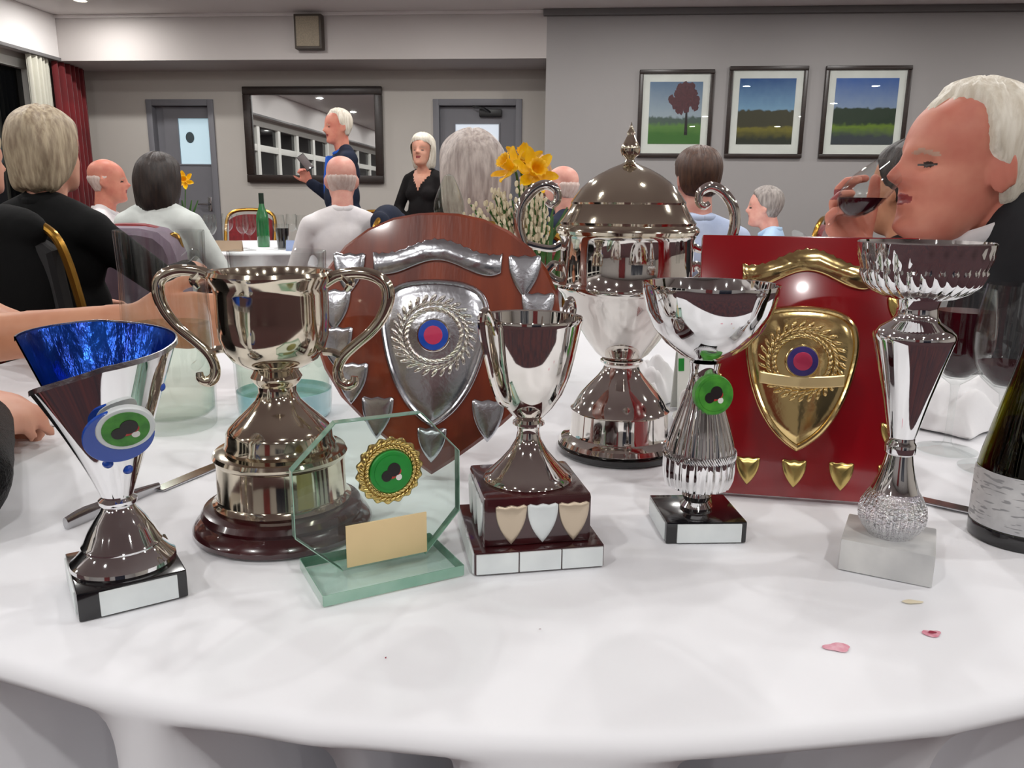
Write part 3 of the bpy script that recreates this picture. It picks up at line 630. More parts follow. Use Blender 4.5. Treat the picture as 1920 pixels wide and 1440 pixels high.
# ------------------------------------------------------------------ 9 fluted trophy on marble
T = thing('fluted_trophy', 'tall slim chrome trophy with fluted bowl on white marble block', 'trophy', (.2935, .571, TZ), rad(-28))
obj('marble_base', box(-.0320, .0320, -.0300, .0290, .0005, .0255, .0012), MARBLE, T)
parts = []
obj('ball', lathe([(0,.0255),(.0165,.0255),(.0172,.0280),(.0205,.0315),(.0232,.0370),(.0240,.0430),(.0228,.0500),(.0200,.0570),(.0170,.0615)], 120, lambda a, i: 1+(.028*(1 if int(a*30/PI) % 2 else -1) if 2 <= i <= 6 else 0)), mat('cut_crystal_chrome', (232,232,234), .06, 1, bump=.9, bscale=420), T)
obj('flared_stem', lathe([(.0172,.0610),(.0160,.0640),(.0130,.0730),(.0105,.0830),(.0094,.0900),(.0108,.0915),(.0110,.0950),(.0108,.0985),(.0094,.1005),(.0094,.1040)], 64), CHROME, T)
obj('cup_body', lathe([(.0094,.1035),(.0100,.1060),(.0165,.1350),(.0225,.1590),(.0272,.1765),(.0280,.1800),(.0272,.1830),(.0235,.1865),(.0165,.1910),(.0140,.1950),(.0135,.2010),(.0150,.2070),(0,.2075)], 72), CHROME, T)
pet = lambda a, i: 1+(.05*abs(math.cos(a*15)) if 2 <= i <= 6 else (.025*abs(math.cos(a*15)) if i in (8, 9) else 0))
obj('fluted_bowl', lathe([(0,.2060),(.0140,.2065),(.0230,.2085),(.0310,.2125),(.0370,.2180),(.0395,.2240),(.0402,.2270),(.0412,.2290),(.0420,.2340),(.0430,.2380),(.0440,.2410),(.0450,.2470),(.0440,.2480),(.0425,.2400),(.0390,.2240),(.0280,.2130),(0,.2100)], 180, pet), CHROME, T)

# ------------------------------------------------------------------ bottle, glasses, jugs, cutlery, napkins on the trophy table
T = thing('wine_bottle', 'olive green wine bottle with pale paper label', 'bottle', (.431, .625, TZ))
obj('bottle_glass', lathe([(0,.004),(.030,.0008),(.0365,.0008),(.0388,.004),(.0388,.056),(.0368,.070),(.0310,.099),(.0245,.128),(.0190,.156),(.0158,.184),(.0146,.210),(.0142,.262),(.0158,.264),(.0158,.272),(.0142,.274),(.0140,.290),(.0105,.290),(.0105,.21),(.015,.155),(.033,.07),(.0355,.056),(.0355,.008),(0,.012)], 64), GLASSO, T)
obj('wine', lathe([(0,.013),(.0345,.010),(.0345,.056),(.0330,.068),(.0260,.100),(0,.1005)], 48), mat('dark_wine_in_bottle', (26,18,6), .1, coat=.5), T)
obj('foot_band', lathe([(.0390,.0012),(.0391,.0035),(.0391,.0125),(.0389,.0130)], 64), BLACKP, T)
def label_mat():
    m = mat('printed_wine_label', (206,206,206), .65, rgb2=(178,178,180), vscale=45, detail=6)
    nt = m.node_tree; n = nt.nodes; L = nt.links; b = n['Principled BSDF']
    src = b.inputs['Base Color'].links[0].from_socket
    tc = n.new('ShaderNodeTexCoord'); mp = n.new('ShaderNodeMapping'); mp.inputs['Scale'].default_value = (70, 70, 420); L.new(tc.outputs['Object'], mp.inputs[0])
    nz = n.new('ShaderNodeTexNoise'); nz.inputs['Scale'].default_value = 1.0; nz.inputs['Detail'].default_value = 1; L.new(mp.outputs[0], nz.inputs['Vector'])
    r = n.new('ShaderNodeValToRGB'); r.color_ramp.elements[0].position = .60; r.color_ramp.elements[1].position = .64; L.new(nz.outputs['Fac'], r.inputs[0])
    mx = n.new('ShaderNodeMix'); mx.data_type = 'RGBA'; L.new(r.outputs[0], mx.inputs['Factor']); L.new(src, mx.inputs['A']); mx.inputs['B'].default_value = (.28, .28, .29, 1)
    L.new(mx.outputs['Result'], b.inputs['Base Color']); return m
lb = obj('label', lathe([(.0391,.0145),(.0393,.0150),(.0393,.0560),(.0388,.0610),(.0386,.0612)], 64, a0=rad(150), a1=rad(345)), label_mat(), T)
em = []
for k in range(24):
    a = rad(258)+.155*math.cos(2*PI*k/24); em.append((.0398*math.cos(a), .0398*math.sin(a), .046+.0055*math.sin(2*PI*k/24)))
obj('label_emblem', (em, [tuple(range(24))]), mat('grey_label_ink', (126,126,128), .7, rgb2=(168,168,170), vscale=400), lb)
obj('neck_label', lathe([(.0292,.108),(.0243,.1305),(.0241,.1308)], 24, a0=rad(262), a1=rad(330)), mat('blue_white_sticker', (196,210,224), .5, rgb2=(60,128,178), vscale=90), T)
def wine_glass(name, lab, loc, k, fill, rot=None, group='wine glasses on the trophy table'):
    t = thing(name, lab, 'glass', loc, group=group, rot=rot)
    P = [(0,.0005),(.033,.0005),(.0335,.0015),(.020,.0035),(.007,.0065),(.0042,.012),(.0038,.03),(.0038,.07),(.0052,.080),(.014,.0865),(.024,.096),(.031,.110),(.0345,.126),(.0350,.142),(.0335,.160),(.0305,.180),(.0290,.1905),(.0284,.1905),(.0298,.180),(.0326,.160),(.0341,.142),(.0336,.126),(.030,.1105),(.023,.097),(.012,.0880),(0,.086)]
    obj('glass_body', lathe([(r*k, z*k) for r, z in P], 56), GLASS, t)
    if fill:
        inner = [(0,.0870),(.012,.0890),(.0225,.0980),(.0295,.1110),(.0331,.126),(.0336,.142),(.0320,.160),(.0294,.180)]
        inner = [(r*.965, z+.0012) for r, z in inner]
        q = [(r, z) for r, z in inner if z < fill]; r_ = np.interp(fill, [z for _, z in inner], [r for r, _ in inner]); q += [(r_, fill), (0, fill)]
        obj('wine', lathe([(r*k, z*k) for r, z in q], 48), WINE, t)
    return t
wine_glass('wine_glass', 'wine glass well filled with red wine beside crumpled napkin', (.499, .868, TZ+.001), .97, .166)
wine_glass('wine_glass', 'wine glass with a little red wine beside the olive bottle', (.513, .800, TZ+.001), 1.03, .112)
def jug(name, lab, loc, r, h, gm, level, rot=0):
    t = thing(name, lab, 'jug', loc, rot)
    obj('jug_glass', lathe([(0,.001),(r*.93,.001),(r*.97,.004),(r*1.0,.02),(r*1.03,h*.45),(r*.97,h*.8),(r*1.0,h-.002),(r*.99,h),(r*.955,h-.002),(r*.93,h*.8),(r*.985,h*.45),(r*.95,.022),(r*.8,.016),(0,.016)], 64), gm, t)
    obj('water', lathe([(0,.0175),(r*.8,.0175),(r*.945,.024),(r*np.interp(level, [.02, h*.45, h*.8], [.95, .98, .925]), level),(0, level)], 48), WATER, t)
    obj('handle', tube([(r*.98, 0, h*.85), (r*1.45, 0, h*.86), (r*1.6, 0, h*.6), (r*1.35, 0, h*.32), (r*1.02, 0, h*.27)], .006, 10, 6), gm, t)
    return t
jug('water_jug', 'clear straight-sided glass jug half full behind the blue cone trophy', (-.413, .935, TZ), .0495, .238, GLASS, .128, rad(80))
j2 = jug('water_jug', 'glass jug with pale blue base behind the two-handled cup', (-.296, 1.00, TZ), .060, .212, GLASS, .10, rad(60))
obj('blue_base', lathe([(0,.0012),(.0565,.0012),(.0588,.006),(.0602,.034),(.0590,.0345),(.0570,.030),(.055,.018),(0,.018)], 64), mat('turquoise_glass_base', (150,204,216), .1, coat=1, rgb2=(190,226,234), vscale=20), j2)
T = thing('decanter', 'glass decanter with teardrop stopper behind the wooden shield', 'decanter', (-.100, 1.25, TZ))
obj('decanter_glass', lathe([(0,.001),(.055,.001),(.06,.006),(.064,.04),(.062,.09),(.05,.13),(.028,.165),(.016,.19),(.014,.225),(.019,.24),(.0185,.242),(.0125,.225),(.0145,.19),(.026,.165),(.047,.13),(.058,.09),(.060,.04),(.055,.012),(0,.012)], 56), GLASS, T)
obj('stopper', lathe([(0,.215),(.0118,.215),(.0122,.243),(.010,.246),(.013,.249),(.0215,.254),(.0240,.263),(.0225,.276),(.0175,.290),(.0115,.304),(.0070,.313),(0,.316)], 48), glass('stopper_glass', (.93, .96, .91), 1.3), T)
def cutlery_knife(lab, loc, rz):
    t = thing('table_knife', lab, 'knife', loc, rz)
    obj('blade', prism([(0,0),(.055,.0),(.105,.002),(.118,.008),(.112,.014),(.06,.0155),(0,.0145)], -.001, .0006, .0005), STEEL, t, rot=(rad(-90), 0, 0))
    obj('knife_handle', tube([(.002,.0075,.003),(-.03,.0075,.004),(-.08,.0075,.004),(-.098,.0075,.003)], [.004,.006,.008,.006], 10, 4, .55), STEEL, t)
cutlery_knife('steel knife lying behind the blue cone trophy', (-.330, .708, TZ+.002), rad(68))
cutlery_knife('steel knife lying between marble base and bottle', (.432, .680, TZ+.002), rad(140))
def napkin(lab, loc, sx, sy, h, seed, rz=0.):
    n = 26; rr = np.random.RandomState(seed); ph = rr.uniform(0, 6.28, 12); fx = rr.uniform(2, 7, 12); V = []; F = []
    for i in range(n+1):
        for j in range(n+1):
            u, v = i/n*2-1, j/n*2-1
            w = sum(abs(math.sin(fx[k]*(u*math.cos(ph[k])+v*math.sin(ph[k]))+ph[(k+3) % 12])) for k in range(6))/6
            e = max(0, 1-max(abs(u), abs(v))**3)
            V.append((u*sx*(1+.12*math.sin(3*v+ph[0])), v*sy*(1+.12*math.sin(3*u+ph[1])), .002+h*w*(.25+.75*e)*(1 if e > 0 else .2)))
    for i in range(n):
        for j in range(n): k = i*(n+1)+j; F.append((k, k+1, k+n+2, k+n+1))
    k0 = len(V); V += [(p[0], p[1], max(.0005, p[2]-.0015)) for p in V]; F += [tuple(q+k0 for q in f[::-1]) for f in F]
    tag(obj('napkin', (V, F), NAPK, loc=loc, rot=(0, 0, rz), sharp=60), lab, 'napkin')
napkin('crumpled white napkin behind the filled wine glass', (.585, 1.01, TZ), .085, .075, .085, 5, .4)
napkin('white napkin beside the bare forearm on the trophy table', (-.60, .97, TZ), .11, .05, .03, 9, .1)
napkin('rumpled white napkin behind the tall lidded cup', (.185, 1.10, TZ), .06, .05, .075, 12, .9)
T = thing('place_card', 'folded white card with green mark behind the bowl trophy', 'card', (.255, 1.05, TZ), rad(12))
obj('front_leaf', xf(box(-.035, .035, -.0004, .0004, 0, .105), Matrix.Translation((0, -.012, .0008)) @ Matrix.Rotation(rad(-6.5), 4, 'X')), WHITEP, T, smooth=False)
obj('back_leaf', xf(box(-.035, .035, -.0004, .0004, 0, .105), Matrix.Translation((0, .012, .0008)) @ Matrix.Rotation(rad(6.5), 4, 'X')), WHITEP, T, smooth=False)
obj('green_mark', xf(box(-.034, -.026, -.0010, -.0005, .055, .072), Matrix.Translation((0, -.012, .0008)) @ Matrix.Rotation(rad(-6.5), 4, 'X')), GREENE, T, smooth=False)
CHINA = mat('white_china', (240,240,238), .15, coat=.6, var=.01)
T = thing('coffee_cup', 'small white china cup on a saucer behind the bowl trophy', 'cup', (.262, .955, TZ))
obj('saucer', lathe([(0,.001),(.030,.001),(.052,.008),(.060,.012),(.0595,.0135),(.050,.0100),(.028,.004),(0,.004)], 48), CHINA, T)
obj('cup_bowl', lathe([(0,.0045),(.020,.0045),(.021,.008),(.030,.020),(.035,.038),(.0365,.055),(.0353,.055),(.033,.038),(.028,.022),(0,.012)], 48), CHINA, T)
obj('cup_handle', tube([(-.034,0,.046),(-.048,0,.046),(-.050,0,.032),(-.040,0,.022),(-.030,0,.021)], .003, 8, 5), CHINA, T)

# flowers in the middle of the trophy table
VX, VY = .035, 1.30
T = thing('flower_vase', 'clear glass vase holding daffodils and cream sprays', 'vase', (VX, VY, TZ))
obj('vase_glass', lathe([(0,.001),(.036,.001),(.04,.006),(.043,.06),(.046,.12),(.052,.18),(.0505,.18),(.044,.12),(.041,.06),(.037,.012),(0,.012)], 48), GLASS, T)
obj('water', lathe([(0,.0135),(.036,.0135),(.0405,.06),(.0425,.10),(0,.10)], 40), WATER, T)
def daffodil(lab, top, face, s=1.0, base=None):
    base = base or (VX+random.uniform(-.02, .02), VY+random.uniform(-.02, .02), TZ+.03)
    t = thing('daffodil', lab, 'flower', base); top = Vector(top)-Vector(base); f = Vector(face).normalized()
    obj('stem', tube([(0,0,0), tuple(top*.5+Vector((.004,0,.02))), tuple(top-f*.02*s+Vector((0,0,-.012))), tuple(top-f*.012*s)], .0028*s, 8, 6), LEAFG, t)
    q = f.to_track_quat('Z', 'Y').to_matrix().to_4x4(); mx = Matrix.Translation(top) @ q
    for k in range(6):
        pts, Fq = [], []; n = 8
        for i in range(n+1):
            u = i/n; w = .0125*math.sin(PI*min(1, u*.93+.03))**.7*(1-.15*u)
            for j, e in enumerate((-1, -.5, 0, .5, 1)): pts.append((e*w*s, (.006+.042*u)*s, (.004*abs(e)+.012*u*u-.004*math.sin(u*6))*s))
        for i in range(n):
            for j in range(4): c = i*5+j; Fq.append((c, c+1, c+6, c+5))
        obj('petal', xf((pts, Fq), mx @ Matrix.Rotation(k*PI/3+.2, 4, 'Z')), YEL, t, sharp=180)
    tr = lathe([(.006,-.004),(.009,.004),(.011,.016),(.0135,.026),(.0185,.032),(.0175,.0325),(.012,.026),(.0095,.014),(.006,.002),(0,.001)], 48, lambda a, i: 1+(.09*math.sin(a*12) if 4 <= i <= 5 else 0))
    obj('trumpet', xf(([(p[0]*s, p[1]*s, p[2]*s) for p in tr[0]], tr[1]), mx), YELO, t, sharp=80)
daffodil('yellow daffodil turned towards the trophies in the vase', (.030, 1.285, 1.070), (.30, -.85, .35), .80)
daffodil('yellow daffodil seen from the side in the vase', (-.004, 1.30, 1.078), (-.55, -.45, .45), .72)
daffodil('yellow daffodil facing away behind the others in the vase', (.014, 1.32, 1.088), (.1, .5, .7), .72)
rs = random.Random(4)
for k in range(46):
    u = rs.uniform(0, 1); x1 = -.080+.125*u+rs.uniform(-.01, .01); y1 = 1.27+rs.uniform(-.05, .05); z1 = TZ+.236+.055*u+rs.uniform(-.02, .028)
    base = (VX+rs.uniform(-.025, .025), VY+rs.uniform(-.025, .025), TZ+.05)
    t = thing('cream_flower_spray', 'cream heather-like flower spray among the green stems in vase', 'flower', base, group='cream sprays in the trophy table vase')
    d = Vector((x1, y1, z1))-Vector(base)
    obj('stem', tube([(0,0,0), (d.x*.35, d.y*.35, d.z*.55), tuple(d)], .0013, 5, 5), LEAFG, t)
    parts = []
    for q in range(15):
        f = .70+.30*q/14; p = Vector((d.x*(f**1.5), d.y*(f**1.5), d.z*f)); a = q*2.4
        parts.append(ball((p.x+.0045*math.cos(a), p.y+.0045*math.sin(a), p.z+.006), (.0026, .0026, .0048), 6, 4))
    obj('florets', join(*parts), FLOR, t)
for k in range(14):
    a = rs.uniform(0, 6.28); base = (VX+rs.uniform(-.022, .022), VY+rs.uniform(-.022, .022), TZ+.04); r = rs.uniform(.01, .08); h = rs.uniform(.17, .235)
    t = obj('leaf_blade', tube([(0,0,0), (r*.3*math.cos(a), r*.3*math.sin(a), h*.6), (r*math.cos(a), r*math.sin(a)-.01, h)], [.003, .005, .0012], 6, 6, .25), LEAFG, loc=base)
    tag(t, 'long narrow green leaf standing in the vase with the daffodils', 'leaf', 'green leaves in the trophy table vase')

# ------------------------------------------------------------------ people
def capsule(p0, p1, r0, r1, seg=12):
    p0, p1 = np.array(p0, float), np.array(p1, float); d = p1-p0; L = np.linalg.norm(d)+1e-9; d = d/L
    u = np.cross(d, (0, 0, 1) if abs(d[2]) < .9 else (1, 0, 0)); u /= np.linalg.norm(u); v = np.cross(d, u); V = []; F = []
    rows = [(p0-d*r0*math.cos(q), r0*math.sin(q)) for q in (0, .5, 1.05, PI/2)] + [(p1+d*r1*math.cos(q), r1*math.sin(q)) for q in (PI/2, 1.05, .5, 0)]
    V.append(tuple(rows[0][0]))
    for c, r in rows[1:-1]:
        for k in range(seg): a = 2*PI*k/seg; V.append(tuple(c+r*(math.cos(a)*u+math.sin(a)*v)))
    V.append(tuple(rows[-1][0])); n = len(rows)-2
    for k in range(seg): F.append((0, 1+(k+1) % seg, 1+k)); F.append((len(V)-1, 1+(n-1)*seg+k, 1+(n-1)*seg+(k+1) % seg))
    for i in range(n-1):
        for k in range(seg): a = 1+i*seg+k; b = 1+i*seg+(k+1) % seg; F.append((a, b, b+seg, a+seg))
    return V, F
def chain(pts, rs): return [capsule(pts[i], pts[i+1], rs[i], rs[i+1]) for i in range(len(pts)-1)]
def fuse(name, parts, voxel, mats, parent, smooth=4, region=None):
    """weld overlapping closed pieces into one continuous skin"""
    v, f = join(*parts); me = bpy.data.meshes.new(name); me.from_pydata(v, [], f)
    tmp = bpy.data.objects.new(name+'_tmp', me); COL.objects.link(tmp)
    r = tmp.modifiers.new('r', 'REMESH'); r.mode = 'VOXEL'; r.voxel_size = voxel; r.adaptivity = 0
    if smooth: s = tmp.modifiers.new('s', 'SMOOTH'); s.iterations = smooth; s.factor = .5
    dg = bpy.context.evaluated_depsgraph_get(); m2 = bpy.data.meshes.new_from_object(tmp.evaluated_get(dg))
    bpy.data.objects.remove(tmp); bpy.data.meshes.remove(me); m2.name = name; m2.materials.clear()
    for m in mats: m2.materials.append(m)
    m2.polygons.foreach_set('use_smooth', [True]*len(m2.polygons))
    if region:
        n = len(m2.polygons); c = np.zeros(n*3); m2.polygons.foreach_get('center', c); m2.polygons.foreach_set('material_index', region(c.reshape(-1, 3)).astype(int))
    o = bpy.data.objects.new(name, m2); return link(o, parent)
HEAD = [(-.118,.060,.020,.012),(-.112,.078,.0,.030),(-.100,.089,-.020,.043),(-.080,.090,-.042,.055),(-.055,.089,-.062,.0625),(-.025,.090,-.080,.068),(0,.086,-.094,.0725),(.030,.093,-.102,.0755),(.055,.089,-.102,.0755),(.080,.076,-.094,.070),(.100,.055,-.077,.058),(.114,.032,-.054,.040),(.122,.010,-.030,.020),(.1245,-.004,-.014,.006)]
def loft(tab, nz=44, na=48, face=False):
    t = np.array([p for p in spline(tab, 8)]); ii = np.linspace(0, len(t)-1, nz); t = np.array([[np.interp(i, range(len(t)), t[:, k]) for k in range(4)] for i in ii])
    G = np.zeros((nz, na, 3))
    for i, (z, yf, yb, w) in enumerate(t):
        a = np.arange(na)*2*PI/na; c, s = np.cos(a), np.sin(a)
        yc, hd = (yf+yb)/2, (yf-yb)/2
        x = w*np.sign(s)*np.abs(s)**.92; y = yc+hd*np.sign(c)*np.abs(c)**.92
        if face:
            fr = np.clip(c, 0, 1)**2
            nose = np.exp(-(x/.0140)**2)*np.interp(z, [-.038,-.031,-.022,-.010,.006,.024,.036], [0,.019,.034,.031,.018,.007,0])
            nost = np.exp(-((np.abs(x)-.013)/.007)**2)*np.exp(-((z+.022)/.009)**2)*.010
            eye = np.exp(-((np.abs(x)-.031)/.014)**2)*(-.012*np.exp(-((z-.001)/.011)**2)+.005*np.exp(-((z-.020)/.009)**2))
            lip = np.exp(-(x/.022)**2)*(.0065*np.exp(-((z+.047)/.006)**2)+.006*np.exp(-((z+.060)/.006)**2)-.004*np.exp(-((z+.0535)/.0025)**2))
            chin = np.exp(-(x/.022)**2)*.009*np.exp(-((z+.098)/.013)**2)
            cheek = np.exp(-((np.abs(x)-.042)/.018)**2)*np.exp(-((z+.025)/.018)**2)*.004
            y = y+(nose+nost+eye+lip+chin+cheek)*fr
        G[i, :, 0] = x; G[i, :, 1] = y; G[i, :, 2] = z
    return G
def grid_mesh(G):
    nz, na, _ = G.shape; V = [tuple(p) for p in G.reshape(-1, 3)]; F = [(i*na+k, i*na+(k+1) % na, (i+1)*na+(k+1) % na, (i+1)*na+k) for i in range(nz-1) for k in range(na)]
    F.append(tuple(range(na))[::-1]); F.append(tuple((nz-1)*na+k for k in range(na))); return V, F
HAIRL = {'short': ([-.11,-.07,-.035,-.012,.012,.035,.06,.11], [-.075,-.075,-.06,-.005,.012,.055,.078,.080]),
         'receding': ([-.11,-.07,-.035,-.015,.010,.022,.045,.075,.11], [-.085,-.080,-.062,-.010,.018,.085,.098,.080,.078]),
         'fringe': ([-.11,-.07,-.035,-.012,.012,.035,.06,.11], [-.075,-.075,-.06,-.005,.02,.2,.2,.2])}
BOB = [(-.135,-.005,-.075,.058),(-.115,.02,-.105,.082),(-.07,.045,-.120,.094),(-.01,.062,-.127,.098),(.045,.078,-.125,.096),(.09,.085,-.112,.084),(.120,.060,-.082,.060),(.138,.020,-.045,.030),(.1415,.0,-.02,.008)]
LONG = [(-.118,-.030,-.080,.050),(-.105,-.012,-.102,.072),(-.07,.030,-.114,.086),(-.01,.060,-.123,.094),(.045,.080,-.122,.092),(.09,.083,-.108,.080),(.118,.055,-.08,.058),(.135,.020,-.045,.030),(.139,.0,-.02,.008)]
def make_hair(style, seed, hm, parent, mtx, thick=.014):
    rr = np.random.RandomState(seed)
    big = style in ('bob', 'long')
    G = loft({'bob': BOB, 'long': LONG}.get(style, HEAD), 64, 112)
    nz, na, _ = G.shape; du = np.roll(G, -1, 1)-np.roll(G, 1, 1); dv = np.gradient(G, axis=0); N = np.cross(du, dv); N /= np.linalg.norm(N, axis=2, keepdims=True)+1e-9
    C0 = np.array((0, -.005, .0)); sg = np.sign(np.sum(N*(G-C0), axis=2, keepdims=True)); N = N*np.where(sg == 0, 1, sg)
    x, y, z = G[..., 0], G[..., 1], G[..., 2]
    a = np.arange(na)*2*PI/na; ph = rr.uniform(0, 6.28, 6)
    st = sum(np.sin(a*f+ph[q]+z*rr.uniform(-25, 25)) for q, f in enumerate((17, 23, 31, 41, 9, 13)))/6
    if big:
        keep = ~((y > .030) & (z < np.interp(np.abs(x), [0, .06, .1], [.070, .055, .02]))); off = .003*st+.004*np.sin(a*5+ph[0])*np.cos(z*30)
    else:
        k, v = HAIRL[style]; line = np.interp(y, k, v)+.006*st
        m = np.clip((z-line+.006)/.026, 0, 1); m = m*m*(3-2*m); keep = z-line > -.03
        if style == 'fringe': up = np.clip((.040-z+.004*st)/.02, 0, 1); m = m*up; keep &= z < .075
        off = -.007*(1-m)+(.0015+thick*(.8+.25*st))*m
    P = G+N*off[..., None]; V = P.reshape(-1, 3); F = []
    for i in range(nz-1):
        for q in range(na):
            q2 = (q+1) % na
            if keep[i, q] and keep[i, q2] and keep[i+1, q] and keep[i+1, q2]: F.append((i*na+q, i*na+q2, (i+1)*na+q2, (i+1)*na+q))
    if not style == 'fringe': F.append(tuple((nz-1)*na+q for q in range(na)))
    n0 = len(V); Vi = (G-N*(.012)).reshape(-1, 3); F += [tuple(i+n0 for i in f[::-1]) for f in F]
    V = [tuple(mtx @ Vector(p)) for p in list(V)+list(Vi)]
    used = sorted({i for f in F for i in f}); mp = {i: j for j, i in enumerate(used)}
    o = obj('hair', ([V[i] for i in used], [tuple(mp[i] for i in f) for f in F]), hm, parent, sharp=180); return o
def hand(w, a, n, side, curl=(25, 35, 25), spread=.0, s=1.0, thumb=None):
    """capsules of a hand: wrist w, finger direction a, palm normal n, side = +1 when the thumb lies towards a x n"""
    a = Vector(a).normalized(); n = Vector(n); n = (n-a*n.dot(a)).normalized(); t = a.cross(n)*side; w = Vector(w); P = []
    for q, (u, ln) in enumerate(((.030, .074), (.010, .083), (-.011, .077), (-.030, .060))):
        k = w+a*(.088-.006*abs(q-1))*s+t*u*s
        P += chain([w+t*u*.55*s+a*.012*s, k], [.0165*s, .0125*s])
        d = (a+t*spread*(1.5-q)*.12).normalized(); p = k; ang = 0; r = .0095*s
        for seg_, c in zip((.45, .30, .25), curl):
            ang += rad(c); e = (d*math.cos(ang)+n*math.sin(ang)).normalized(); p2 = p+e*ln*seg_*s; P.append(capsule(p, p2, r, r*.9)); p = p2; r *= .9
    P += chain([w+a*.02*s, w+a*.075*s], [.022*s, .018*s])
    th = thumb or (a*.75+t*.7+n*.35); th = Vector(th).normalized(); b = w+a*.022*s+t*.026*s
    m1 = b+th*.042*s; m2 = m1+(th+a*.5+n*.25).normalized()*.030*s; m3 = m2+(th*.7+a*.7+n*.3).normalized()*.024*s
    P += chain([b, m1, m2, m3], [.0145*s, .0115*s, .0105*s, .0085*s]); return P
def skin_mat(name, c, c2): return mat(name, c, .5, rgb2=c2, vscale=18, sss=.08, bump=.03, bscale=120, spec=.4)
SK = {'fair': skin_mat('fair_skin', (214,160,136), (202,142,120)), 'pink': skin_mat('pink_skin', (220,166,150), (208,146,132)), 'red': skin_mat('ruddy_skin', (208,138,116), (196,118,100)), 'tan': skin_mat('tan_skin', (206,148,116), (192,130,100))}
LIP = mat('lips', (150,66,66), .4, var=.1); EYE = mat('eye_dark', (52,38,34), .3, var=.2); BROW = mat('pale_brow', (200,162,142), .8, var=.2)
def hair_mat(name, c, c2): return mat(name, c, .5, rgb2=c2, vscale=26, stretch=(3, 3, .5), bump=.5, bscale=60, detail=6)
HM = {'white': hair_mat('white_hair', (232,226,212), (206,196,178)), 'greyblond': hair_mat('grey_blond_hair', (190,174,146), (140,122,100)), 'dark': hair_mat('dark_brown_hair', (46,34,28), (28,20,18)), 'silver': hair_mat('silver_grey_hair', (202,190,182), (158,144,138)), 'brown': hair_mat('brown_hair', (86,58,42), (60,40,32)), 'grey': hair_mat('grey_hair', (164,156,150), (120,112,108)), 'blond': hair_mat('sandy_hair', (196,152,112), (164,122,86)), 'wispy': hair_mat('thin_white_hair', (214,196,188), (196,170,160))}
def fab(name, c, c2=None, rough=.85, bump=.6): return mat(name, c, rough, rgb2=c2, vscale=9, bump=bump, bscale=14, sheen=.12 if c[0] > 60 else .0, spec=.25, detail=4)
